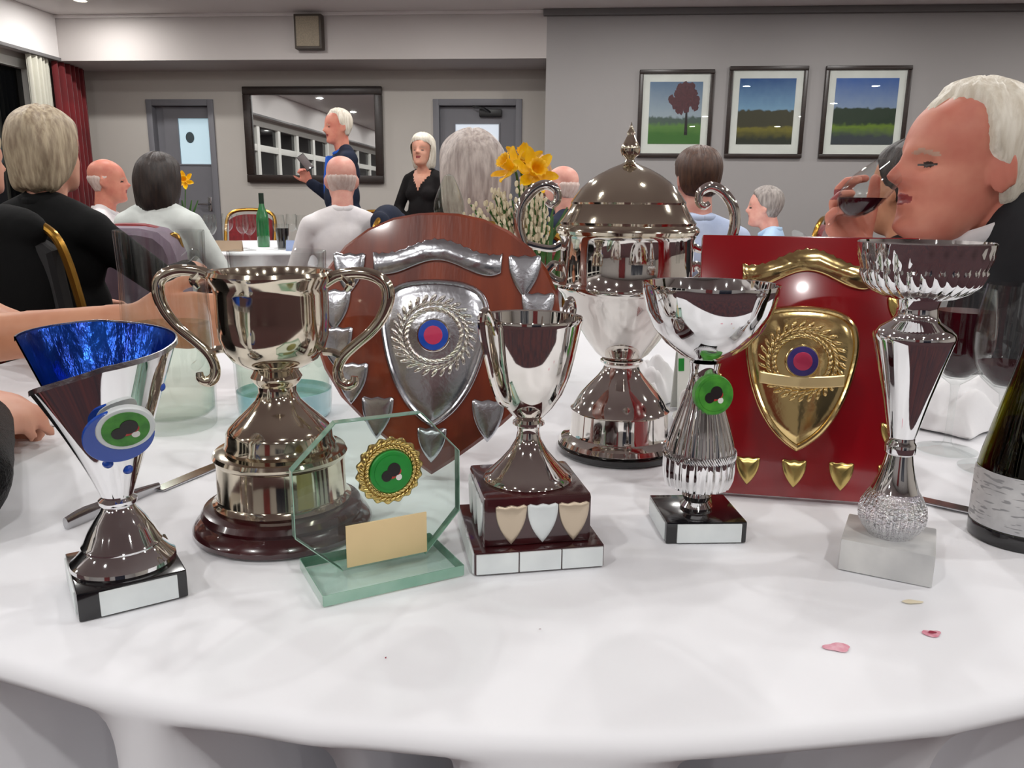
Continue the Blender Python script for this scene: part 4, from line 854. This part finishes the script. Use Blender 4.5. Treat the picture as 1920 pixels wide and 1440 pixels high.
def person(label, loc, yaw, ts=1.0, hs=1.0, seated=True, lean=0., head=(0, 0, 0), skin='fair', hair=('short', 'grey'), top=None, collar=None, legs=None, arms=None, voxel=.010, cvox=.013, sleeve=True, hz=.50, fem=False, hands=None, extra=None, thick=.014, neckline=None, hoff=(0, 0, 0)):
    """arms = ((elbow, wrist), (elbow, wrist)) left then right, in metres in the person's own frame; faces +y"""
    t = thing('person', label, 'person', loc, yaw)
    H = hz if (seated or hz != .50) else .93; fw = .90 if fem else 1.0
    LR = Matrix.Rotation(-lean, 4, 'X')
    def P(x, y, z):
        q = LR @ Vector((x*ts, y*ts, z*ts)); return Vector((q.x, q.y, q.z+H))
    def ell(c, r): return xf(ball((0, 0, 0), tuple(v*ts for v in r), 20, 14), Matrix.Translation(P(*c)) @ LR)
    def torso(d):
        out = [ell((0, 0, .02), (.165+d, .120+d, .13)), ell((0, .02, .16), (.150*fw+d, .122+d, .18)), ell((0, .005, .33), (.168*fw+d, .112+d, .17))]
        if fem and d > 0: out += [ell((s*.075, .085, .30), (.07, .06, .07)) for s in (-1, 1)]
        for s in (-1, 1):
            out += chain([P(s*.05, -.012, .445), P(s*.175*fw, -.012, .425)], [(.060+d)*ts, (.055+d)*ts])
            out += chain([P(s*.02, -.015, .50), P(s*.13*fw, -.015, .455)], [(.042+d)*ts, (.045+d)*ts])
        return out
    arms = arms or (((-.27, .06, .18), (-.09, .27, .12)), ((.27, .06, .18), (.09, .27, .12)))
    if seated: lg = [[(s*.10, .02, H), (s*.12, .42, H-.0), (s*.12, .41, .10)] for s in (-1, 1)]
    else: lg = [[(s*.09, 0, H-.02), (s*.10, .02, .50), (s*.10, -.01, .10)] for s in (-1, 1)]
    body = torso(-.012) + chain([P(0, -.012, .44), P(0, .005, .52), P(0, .016, .60)], [.062*hs, .056*hs, .056*hs])
    hc = P(0, .032, .675)+Vector(hoff); hm = Matrix.Translation(hc) @ Matrix.Rotation(rad(head[0]), 4, 'Z') @ Matrix.Rotation(rad(head[1]), 4, 'X') @ Matrix.Rotation(rad(head[2]), 4, 'Y') @ Matrix.Scale(hs, 4)
    body.append(xf(grid_mesh(loft(HEAD, 56, 72, True)), hm)); body += chain([P(0, .005, .54), hm @ Vector((0, -.02, -.03))], [.056*hs, .05*hs])
    for s in ((-1, 1) if not (hair and hair[0] in ('bob', 'long')) else ()):
        body.append(xf(ball((0, 0, 0), (.0065, .018, .032), 14, 10), hm @ Matrix.Translation((s*.0775, -.013, -.008)) @ Matrix.Rotation(s*.35, 4, 'Z') @ Matrix.Rotation(-.15, 4, 'X')))
        body.append(xf(ball((0, 0, 0), (.0075, .0060, .027), 12, 8), hm @ Matrix.Translation((s*.0850, -.025, -.003)) @ Matrix.Rotation(-.2, 4, 'X')))
    clothes = torso(.010 if not (top and top[1] == 'jacket') else .018) + (chain([P(0, -.014, .40), P(0, -.014, .468)], [.078*hs, .070*hs]) if not neckline else []); dj = .012 if top and top[1] == 'jacket' else .006
    for i, s in enumerate((-1, 1)):
        sh = P(s*.188*fw, -.01, .415); el, wr = Vector(arms[i][0]), Vector(arms[i][1]); el = Vector((el.x*ts, el.y*ts, H+el.z*ts)) if not hands or not hands.get('abs') else el; wr = Vector((wr.x*ts, wr.y*ts, H+wr.z*ts)) if not hands or not hands.get('abs') else wr
        body += chain([sh, el, wr], [.048*ts, .040*ts, .027])
        hd = (hands or {}).get(i) or {}
        a = hd.get('a') or (wr-el); n = hd.get('n') or (-s*.4, .1, -1)
        body += hand(wr, a, n, hd.get('side', -s if True else 1), hd.get('curl', (20, 30, 20)), hd.get('spread', .3), hd.get('s', 1.0), hd.get('thumb'))
        if sleeve:
            e2 = el+(wr-el)*(.93 if sleeve is True else sleeve); clothes += chain([sh, el, e2], [(.052+dj)*ts, (.046+dj)*ts, .034+dj*.6])
        else: clothes += chain([sh, sh+(el-sh)*.45], [(.052+dj)*ts, .050*ts])
    for q in lg: body += chain(q, [.080, .055, .040])
    rg = None
    mi = hm.inverted()
    def rg(c):
        A = np.array(mi); L = c @ A[:3, :3].T+A[:3, 3]; x, y, z = np.abs(L[:, 0]), L[:, 1], L[:, 2]; idx = np.zeros(len(c))
        fr = (y > .05)
        idx[fr & ((x/.023)**2+((z+.0535)/.0085)**2 < 1) & (y > .076)] = 1
        idx[fr & (((x-.031)/.0125)**2+((z+.0005)/.0036)**2 < 1)] = 2
        idx[fr & (((x-.032)/.019)**2+((z-.0195+.25*np.abs(x-.028))/.0040)**2 < 1)] = 3
        return idx
    fuse('body', body, voxel, [SK[skin], LIP, EYE, BROW], t, 3, rg)
    if hair: make_hair(hair[0], int(abs(loc[0]*100)+abs(loc[1]*37)), HM[hair[1]], t, hm, thick)
    if top:
        nz = P(0, 0, .335).z
        fuse('jacket' if top[1] == 'jacket' else top[1], clothes, cvox, [top[0], SK[skin]], t, 4, (lambda c: ((c[:, 1] > .02) & (c[:, 2] > nz) & (np.abs(c[:, 0]) < .62*(c[:, 2]-nz)) & (np.abs(c[:, 0]) < .075))*1.) if neckline else None)
    if collar:
        n = 26; R0 = .064*hs; pts = []
        for k in range(n+1):
            a = rad(-90)+2*PI*k/n; f = max(0, math.sin(a)); pts.append(P(0, -.004, .497)+Vector((R0*1.05*math.cos(a)*1.0, R0*1.05*math.sin(a)+.006, .018-.040*f-.0)))
        pts = [tuple(p) for p in pts]
        obj('collar', tube(pts, .014, 10, 2, .38, up=(0, 0, 1), caps=False), collar, t)
        if top[1] == 'jacket':
            ft = [P(0, .128, .44), P(-.045, .118, .46), P(-.03, .142, .30), P(0, .150, .18), P(.03, .142, .30), P(.045, .118, .46)]
            V = [tuple(p+LR.to_3x3() @ Vector((0, .008, 0))) for p in ft]+[tuple(p+LR.to_3x3() @ Vector((0, -.03, 0))) for p in ft]
            obj('shirt_front', (V, [(0,1,2,3,4,5)]+[(6,11,10,9,8,7)]+[(k, (k+1) % 6, 6+(k+1) % 6, 6+k) for k in range(6)]), collar, t, smooth=False)
    if legs:
        tr = []
        tr += [ell((0, 0, .03), (.170, .128, .12))]
        for q in lg: tr += chain([Vector(q[0]), Vector(q[1]), Vector(q[2])], [.092, .070, .058])
        fuse('trousers' if not fem else 'skirt', tr, .016, [legs], t, 3)
    for q in lg:
        e = Vector(q[2]); sh_ = chain([(e.x, e.y-.03, .045), (e.x, e.y+.10, .035), (e.x, e.y+.18, .028)], [.045, .042, .028]); fuse('shoe', sh_, .014, [BLACKP], t, 2)
    if extra: extra(t, P, hm)
    return t
SUIT = fab('charcoal_suit', (40,41,44), (32,33,36)); BLKSUIT = fab('black_suit', (9,10,11), (6,7,8)); NAVY = fab('navy_suit', (30,38,58), (24,30,46))
WSHIRT = fab('white_shirt', (226,222,222), (212,208,210)); LBLUE = fab('pale_blue_shirt', (186,198,222), (170,184,212)); SKYB = fab('sky_blue_shirt', (176,206,232), (160,190,220)); BLUESH = fab('bright_blue_shirt', (40,92,190))
BLKDR = fab('black_dress', (22,18,19), (16,13,14)); WTOP = fab('white_blouse', (214,220,216), (200,206,202)); TROU = fab('dark_trousers', (28,28,32), (22,22,26)); GREYC = fab('grey_cardigan', (96,92,96), (82,78,84))
SEQ = mat('black_sequin_fabric', (7,7,8), .5, .0, spec=.12, rgb2=(18,13,15), vscale=300, bump=.9, bscale=420)
# chairs
def chair(label, loc, yaw, pad, cover=None, group='banquet chairs'):
    hc = .085 if cover else 0
    t = thing('banquet_chair', label, 'chair', loc, yaw, group)
    obj('seat', box(-.21, .21, -.13, .30, .40, .46, .025), pad, t)
    bp = []
    for k in range(13): u = -1+k/6; bp.append((u*.185, .93-.05*abs(u)**3))
    obj('backrest', xf(prism(bp[::-1]+[(-.175, .56), (.175, .56)], -.02, .02, .012), Matrix.Translation((0, -.185, 0)) @ Matrix.Translation((0, 0, .5)) @ Matrix.Rotation(rad(9), 4, 'X') @ Matrix.Translation((0, 0, -.5))), pad, t)
    obj('back_frame', tube([(-.20, -.14, .42), (-.205, -.17, .6), (-.205, -.225, .86), (-.15, -.245, .945-hc), (0, -.25, .965-hc), (.15, -.245, .945-hc), (.205, -.225, .86), (.205, -.17, .6), (.20, -.14, .42)], .014, 10, 6), GOLDFR, t)
    for sx in (-1, 1):
        obj('leg', tube([(sx*.19, .27, .42), (sx*.195, .29, .2), (sx*.20, .30, 0)], .013, 8, 3), GOLDFR, t)
        obj('leg', tube([(sx*.20, -.14, .42), (sx*.20, -.17, .2), (sx*.20, -.22, 0)], .013, 8, 3), GOLDFR, t)
    if cover: 
        ol = [(-.23, .38), (.23, .38), (.228, .80), (.21, .86), (.16, .905), (.08, .92), (-.08, .92), (-.16, .905), (-.21, .86), (-.228, .80)]
        obj('chair_cover', join(xf(prism(ol, -.075, .045, .025), Matrix.Translation((0, -.200, 0)) @ Matrix.Translation((0, 0, .5)) @ Matrix.Rotation(rad(9), 4, 'X') @ Matrix.Translation((0, 0, -.5))), box(-.235, .235, -.19, .32, .03, .475, .03)), cover, t)
    return t
def sit(label, x, y, yaw, chair_label=None, pad=REDFAB, cover=None, back=0., **kw):
    person(label, (x, y, 0), rad(yaw), **kw)
    if chair_label: chair(chair_label, (x+back*math.sin(rad(yaw)), y-back*math.cos(rad(yaw)), 0), rad(yaw), pad, cover)

# --- the man drinking wine on the right
GD = Vector((.0875, .012, .079)).normalized(); GF = Vector((.496, 1.362, .960))
g = wine_glass('wine_glass', 'tilted wine glass held to the lips of the drinking man', GF, .97, 0, rot=GD.to_track_quat('Z', 'Y').to_euler())
inner = lathe([(0,.0870),(.012,.0890),(.0225,.0980),(.0295,.1110),(.0331,.126),(.0336,.142),(.0320,.160),(.0294,.180),(0,.180)], 40)
bm = bmesh.new(); q4 = GD.to_track_quat('Z', 'Y').to_matrix().to_4x4()
vs = [bm.verts.new(q4 @ (Vector(p)*.97)) for p in inner[0]]
for f in inner[1]: bm.faces.new([vs[i] for i in f])
lv = (q4 @ Vector((0, 0, .118)))
r_ = bmesh.ops.bisect_plane(bm, geom=list(bm.verts)+list(bm.edges)+list(bm.faces), plane_co=lv, plane_no=(0, 0, 1), clear_outer=True)
bmesh.ops.holes_fill(bm, edges=[e for e in bm.edges if e.is_boundary]); bm.verts.index_update()
iv = q4.inverted(); vf = ([tuple(iv @ p.co) for p in bm.verts], [tuple(p.index for p in f.verts) for f in bm.faces]); bm.free()
obj('wine', vf, WINE, g)
MX, MY = 1.010, 1.42
def loc_of(x, y, z): return (-(MY-y)*-1*1.0, MX-x, z)      # person's frame for a figure turned to face -x: local x = y-MY, local y = MX-x
def L_(x, y, z): return Vector((y-MY, MX-x, z))
person('white-haired man in charcoal suit drinking red wine beside the trophies', (MX, MY, 0), rad(90), ts=1.10, hs=1.09, lean=rad(17), head=(2, 3, 0), skin='red', hair=('receding', 'white'), top=(SUIT, 'jacket'), collar=WSHIRT, legs=TROU, hz=.465, voxel=.0036, cvox=.012, thick=.015, hoff=(0, -.020, -.074),
       arms=((L_(.80, 1.19, .82), L_(.72, 1.36, .800)), (L_(.76, 1.66, .82), L_(.632, 1.448, .940))),
       hands={'abs': True, 0: {'a': (.9, .35, 0), 'n': (0, 0, -1), 'side': 1}, 1: {'a': (-.12, .60, .79), 'n': (-.85, -.30, .40), 'curl': (22, 42, 35), 'side': 1, 'spread': .6, 's': 1.05}})
chair('red banquet chair of the man drinking wine', (MX+.02, MY, 0), rad(90), REDFAB)
# --- others at the trophy table
L1 = Matrix.Translation((-1.00, .74, 0)) @ Matrix.Rotation(rad(-80), 4, 'Z'); l1i = L1.inverted()
sit('person in black sequinned top resting a hand on the trophy table', -1.00, .74, -80, 'red banquet chair of the person in sequins', ts=.95, lean=rad(8), skin='fair', hair=('bob', 'greyblond'), top=(SEQ, 'sequinned_top'), legs=BLKDR, fem=True, voxel=.007,
    arms=((l1i @ Vector((-.80, .98, .81)), l1i @ Vector((-.66, .80, .80))), (l1i @ Vector((-.455, .600, .800)), l1i @ Vector((-.552, .782, .795)))),
    hands={'abs': True, 0: {'a': (-.1, .9, .1), 'n': (0, .1, -1), 'side': 1}, 1: {'a': l1i.to_3x3() @ Vector((-.12, .95, .0)), 'n': l1i.to_3x3() @ Vector((-.3, 0, -.9)), 'curl': (40, 50, 40), 'side': 1, 's': .95}}, sleeve=.97)
sit('bare-armed person reaching a forearm across the trophy table', -1.16, 1.20, -92, 'red banquet chair of the bare-armed person', ts=.97, lean=rad(6), skin='tan', hair=('bob', 'brown'), top=(BLKDR, 'sleeveless_dress'), legs=BLKDR, fem=True, voxel=.007, sleeve=False,
    arms=((Vector((-.26, .18, .80)), Vector((-.10, .40, .79))), (Vector((.16, .34, .825)), Vector((.10, .645, .858)))),
    hands={'abs': True, 0: {'a': (.5, .8, 0), 'n': (0, 0, -1), 'side': 1}, 1: {'a': (-.05, 1, .05), 'n': (-.9, 0, -.3), 'curl': (30, 40, 30), 'side': 1}})
sit('silver-haired woman seen from behind beyond the flower vase', -.120, 2.45, 22, 'red banquet chair of the silver-haired woman', ts=.88, hs=1.05, hair=('bob', 'silver'), top=(BLKDR, 'dress'), legs=BLKDR, fem=True, skin='fair')
sit('dark-haired person in black behind the drinking man', 1.05, 2.12, 25, 'red banquet chair of the dark-haired person in black', ts=.84, hair=('short', 'dark'), top=(BLKSUIT, 'jacket'), collar=BLKSUIT, legs=TROU, skin='tan')
# --- left and back tables
sit('grey-blond man in black jacket with his back turned', -1.56, 2.70, -14, None, ts=1.0, hs=1.08, hair=('long', 'greyblond'), top=(BLKSUIT, 'jacket'), collar=BLKSUIT, legs=TROU, skin='fair', arms=(((-.27, .10, .20), (-.12, .32, .14)), ((.30, .17, .24), (.22, .42, .27))))
sit('fair-haired person at the window side, beside the grey-blond man', -2.02, 3.02, -20, 'red banquet chair at the window side', ts=.97, hair=('bob', 'greyblond'), top=(GREYC, 'cardigan'), legs=TROU, fem=True)
sit('balding red-faced man in white shirt beyond the black jacket', -2.34, 4.62, -70, 'red banquet chair of the red-faced man', ts=.93, hair=('fringe', 'wispy'), top=(WSHIRT, 'shirt'), collar=WSHIRT, legs=TROU, skin='red', thick=.006)
sit('dark-haired woman in white blouse seen from behind', -1.66, 3.78, -6, 'chair in lilac cover of the dark-haired woman', REDFAB, LILFAB, ts=.98, hs=1.02, hoff=(0, 0, -.060), hair=('bob', 'dark'), top=(WTOP, 'blouse'), legs=TROU, fem=True, sleeve=.25)
sit('bald man in white shirt with his back to the trophies', -.905, 4.28, 14, None, ts=.95, hs=1.04, hair=('fringe', 'wispy'), top=(WSHIRT, 'shirt'), collar=WSHIRT, legs=TROU, skin='pink', lean=rad(4), thick=.003)
sit('balding pink-headed man in dark suit beyond the flowers', .300, 4.70, 62, 'red banquet chair of the pink-headed man', ts=.92, hair=('fringe', 'wispy'), top=(NAVY, 'jacket'), collar=WSHIRT, legs=TROU, skin='pink', thick=.008)
sit('sandy-haired person beside the pink-headed man', .150, 5.35, 50, 'red banquet chair of the sandy-haired person', ts=1.06, hair=('bob', 'blond'), top=(NAVY, 'cardigan'), legs=TROU, fem=True)
sit('brown-haired man in pale blue shirt with his back turned', .745, 3.22, 8, None, ts=.925, hs=1.02, hair=('short', 'brown'), top=(LBLUE, 'shirt'), collar=LBLUE, legs=TROU, skin='pink', lean=rad(3))
sit('grey-haired man in sky blue shirt under the framed prints', 1.66, 5.0, 62, 'red banquet chair of the man in sky blue', ts=.86, hz=.45, hair=('short', 'grey'), top=(SKYB, 'shirt'), collar=SKYB, legs=TROU, skin='pink', lean=rad(8))
# --- standing
def mic(t, P, hm):
    pass
person('standing white-haired man in navy suit giving a speech', (-1.275, 6.10, 0), rad(112), ts=.96, hz=.92, seated=False, skin='red', hair=('receding', 'white'), top=(NAVY, 'jacket'), collar=BLUESH, legs=TROU, head=(10, -4, 0), voxel=.009,
       arms=(((-.27, .05, .14), (-.20, .20, -.03)), ((.30, .06, .16), (.31, .22, .27))), hands={1: {'a': (.0, .5, .9), 'n': (-.8, .3, 0), 'curl': (40, 50, 40), 'side': -1}, 0: {'a': (0, .4, -.9), 'n': (.8, 0, 0), 'side': 1}})
person('standing white-haired woman in black dress with clasped hands', (-.70, 6.35, 0), rad(158), ts=.86, hz=.84, seated=False, skin='fair', hair=('bob', 'white'), top=(BLKDR, 'dress'), legs=BLKDR, fem=True, neckline=True, sleeve=.7, head=(8, 4, 0), voxel=.009,
       arms=(((-.25, .05, .16), (-.045, .20, .02)), ((.25, .05, .16), (.045, .20, .02))), hands={0: {'a': (.6, .3, -.7), 'n': (.3, -.8, 0), 'side': -1}, 1: {'a': (-.6, .3, -.7), 'n': (-.3, -.8, 0), 'side': 1}})

chair('black padded gold-framed chair of the grey-blond man', (-1.44, 2.66, 0), rad(-22), BLKFAB)
chair('red banquet chair turned sideways under the bald man in white', (-.905, 4.28, 0), rad(82), REDFAB)
chair('red banquet chair turned sideways under the man in pale blue', (.745, 3.22, 0), rad(-80), REDFAB)
chair('empty red banquet chair near the grey door', (-.98, 6.02, 0), rad(-165), REDFAB)
chair('empty red banquet chair against the alcove wall below the mirror', (-2.15, 6.30, 0), rad(175), REDFAB)
cm = Matrix.Translation((-1.44, 2.66, 0)) @ Matrix.Rotation(rad(-22), 4, 'Z')
jk = [xf(ball((0,0,0), (.165,.060,.24), 20, 12), cm @ Matrix.Translation((0, -.235, .76)) @ Matrix.Rotation(rad(9), 4, 'X')), xf(ball((0,0,0), (.175,.055,.075), 20, 12), cm @ Matrix.Translation((0, -.252, .935))), xf(ball((0,0,0), (.15,.055,.18), 20, 12), cm @ Matrix.Translation((0, -.20, .58)))]
jo = fuse('draped_jacket', jk, .014, [BLKSUIT], None, 4); tag(jo, 'black jacket hung over the gold-framed chair of the grey-blond man', 'jacket')
# navy jacket over the sideways chair back
jk = [xf(ball((0,0,0), (.06,.215,.20), 20, 12), Matrix.Translation((-.665, 4.31, .80)) @ Matrix.Rotation(rad(-8), 4, 'Z')), xf(ball((0,0,0), (.07,.20,.09), 20, 12), Matrix.Translation((-.672, 4.31, .93)) @ Matrix.Rotation(rad(-8), 4, 'Z'))]
for sx in (-1, 1): jk += chain([(-.665+sx*.02, 4.31+sx*.18, .93), (-.63+sx*.03, 4.31+sx*.22, .80), (-.62+sx*.03, 4.31+sx*.21, .62)], [.055, .05, .045])
jo = fuse('draped_jacket', jk, .014, [NAVY], None, 4); tag(jo, 'navy suit jacket draped over a chair back beside the bald man', 'jacket')
# ------------------------------------------------------------------ the other tables and what stands on them
table((-1.60, 5.15), .80, 'round table under white cloth below the mirror', 'white cloth on the table below the mirror', .26, None, 3, nseg=180)
table((1.12, 4.40), .75, 'round table under white cloth below the framed prints', 'white cloth on the table below the framed prints', .26, None, 5, nseg=180)
GRP = 'glasses on the table below the mirror'
g0 = None
for k, (x, y) in enumerate([(-1.92, 4.55), (-1.78, 4.72), (-1.70, 4.50), (-1.62, 4.80), (-1.52, 4.62), (-1.42, 4.86), (-1.98, 4.95), (-1.25, 4.75), (-1.85, 5.2), (-1.45, 5.25)]):
    lab = 'empty wine glass on the white table below the mirror'
    if g0 is None: g0 = wine_glass('wine_glass', lab, (x, y, TZ+.001), 1.05, 0, group=GRP)
    else: dup(g0, (x, y, TZ+.001), 0, lab, GRP)
wine_glass('wine_glass', 'wine glass with red wine beside the far daffodil vase', (-1.80, 4.42, TZ+.001), 1.0, .12, group=GRP)
T = thing('green_bottle', 'slim dark green bottle among the glasses below the mirror', 'bottle', (-1.56, 5.0, TZ+.001))
obj('bottle_glass', lathe([(0,0),(.036,0),(.038,.01),(.038,.17),(.034,.20),(.018,.245),(.0145,.27),(.0145,.325),(0,.325)], 32), mat('green_bottle_glass', (20,84,42), .08, coat=1, rgb2=(34,110,60), vscale=10), T)
obj('foil', lathe([(.0152,.26),(.0155,.262),(.0155,.327),(0,.328)], 24), mat('dark_green_foil', (12,34,22), .35), T)
T = thing('stout_glass', 'pint glass of dark stout near the bald man', 'glass', (-1.36, 4.72, TZ+.001))
obj('stout', lathe([(0,.006),(.029,.006),(.036,.10),(.037,.125),(0,.125)], 32), mat('dark_stout', (14,10,10), .1, coat=.6), T)
obj('pint_glass', lathe([(0,0),(.031,0),(.038,.10),(.042,.15),(.0405,.15),(.0365,.10),(.0295,.005),(0,.005)], 32), GLASS, T)
for lab, m, x, y, w, h in (('pale yellow card standing on the table below the mirror', mat('pale_yellow_card', (226,220,168), .7), -1.20, 4.62, .05, .055), ('small pale blue card standing beside the yellow card', mat('pale_blue_card', (150,168,206), .7), -1.28, 4.60, .03, .06), ('tan menu booklet propped among the glasses', mat('tan_booklet', (168,146,122), .7), -1.62, 4.50, .09, .06)):
    tag(obj('standing_card', join(xf(box(-w, w, -.001, .001, 0, h), Matrix.Rotation(rad(-14), 4, 'X')), xf(box(-w, w, -.001, .001, 0, h), Matrix.Translation((0, .030, 0)) @ Matrix.Rotation(rad(14), 4, 'X'))), m, loc=(x, y, TZ+.002), smooth=False), lab, 'card')
# flowers on that table
VX, VY = -1.88, 4.62
T = thing('flower_vase', 'small glass vase of flowers beside the dark-haired woman', 'vase', (VX, VY, TZ))
obj('vase_glass', lathe([(0,.001),(.034,.001),(.04,.02),(.04,.12),(.045,.17),(.043,.17),(.038,.12),(.037,.02),(0,.012)], 32), GLASS, T)
obj('water', lathe([(0,.0135),(.0365,.021),(.0372,.08),(0,.08)], 32), WATER, T)
daffodil('single yellow daffodil on the far table', (-1.855, 4.58, 1.135), (.2, -.9, .3), 1.15)
T = thing('lilac_flower', 'tall lilac flower spike beside the far daffodil', 'flower', (VX-.01, VY, TZ+.03))
obj('stem', tube([(0,0,0), (-.03,0,.2), (-.055,-.01,.33)], .003, 6, 5), LEAFG, T)
parts = []
for q in range(46):
    f = q/45; a = q*2.4; parts.append(ball((-.040-.045*f+.022*(1-.6*f)*math.cos(a), -.01+.022*(1-.6*f)*math.sin(a), .26+.20*f), (.010,.010,.014), 6, 4))
obj('florets', join(*parts), PURPF, T)
for k in range(9):
    a = k*.7; t = obj('leaf_blade', tube([(0,0,0), (.02*math.cos(a), .02*math.sin(a), .14), (.065*math.cos(a), .065*math.sin(a), .25)], [.004, .009, .002], 6, 5, .25), LEAFG, loc=(VX+.012*math.cos(a), VY+.012*math.sin(a), TZ+.03))
    tag(t, 'broad green leaf in the small vase on the far table', 'leaf', 'green leaves in the far vase')

T = thing('phone', 'slim shiny phone held out by the standing man in navy', 'phone', (-1.492, 5.99, 1.262), rot=(rad(-20), rad(-35), rad(20)))
obj('phone_case', box(-.030, .030, -.005, .005, 0, .13, .004), BLKMET, T); obj('screen', box(-.027, .027, -.0065, -.0045, .006, .124, .0005), CHROME, T)
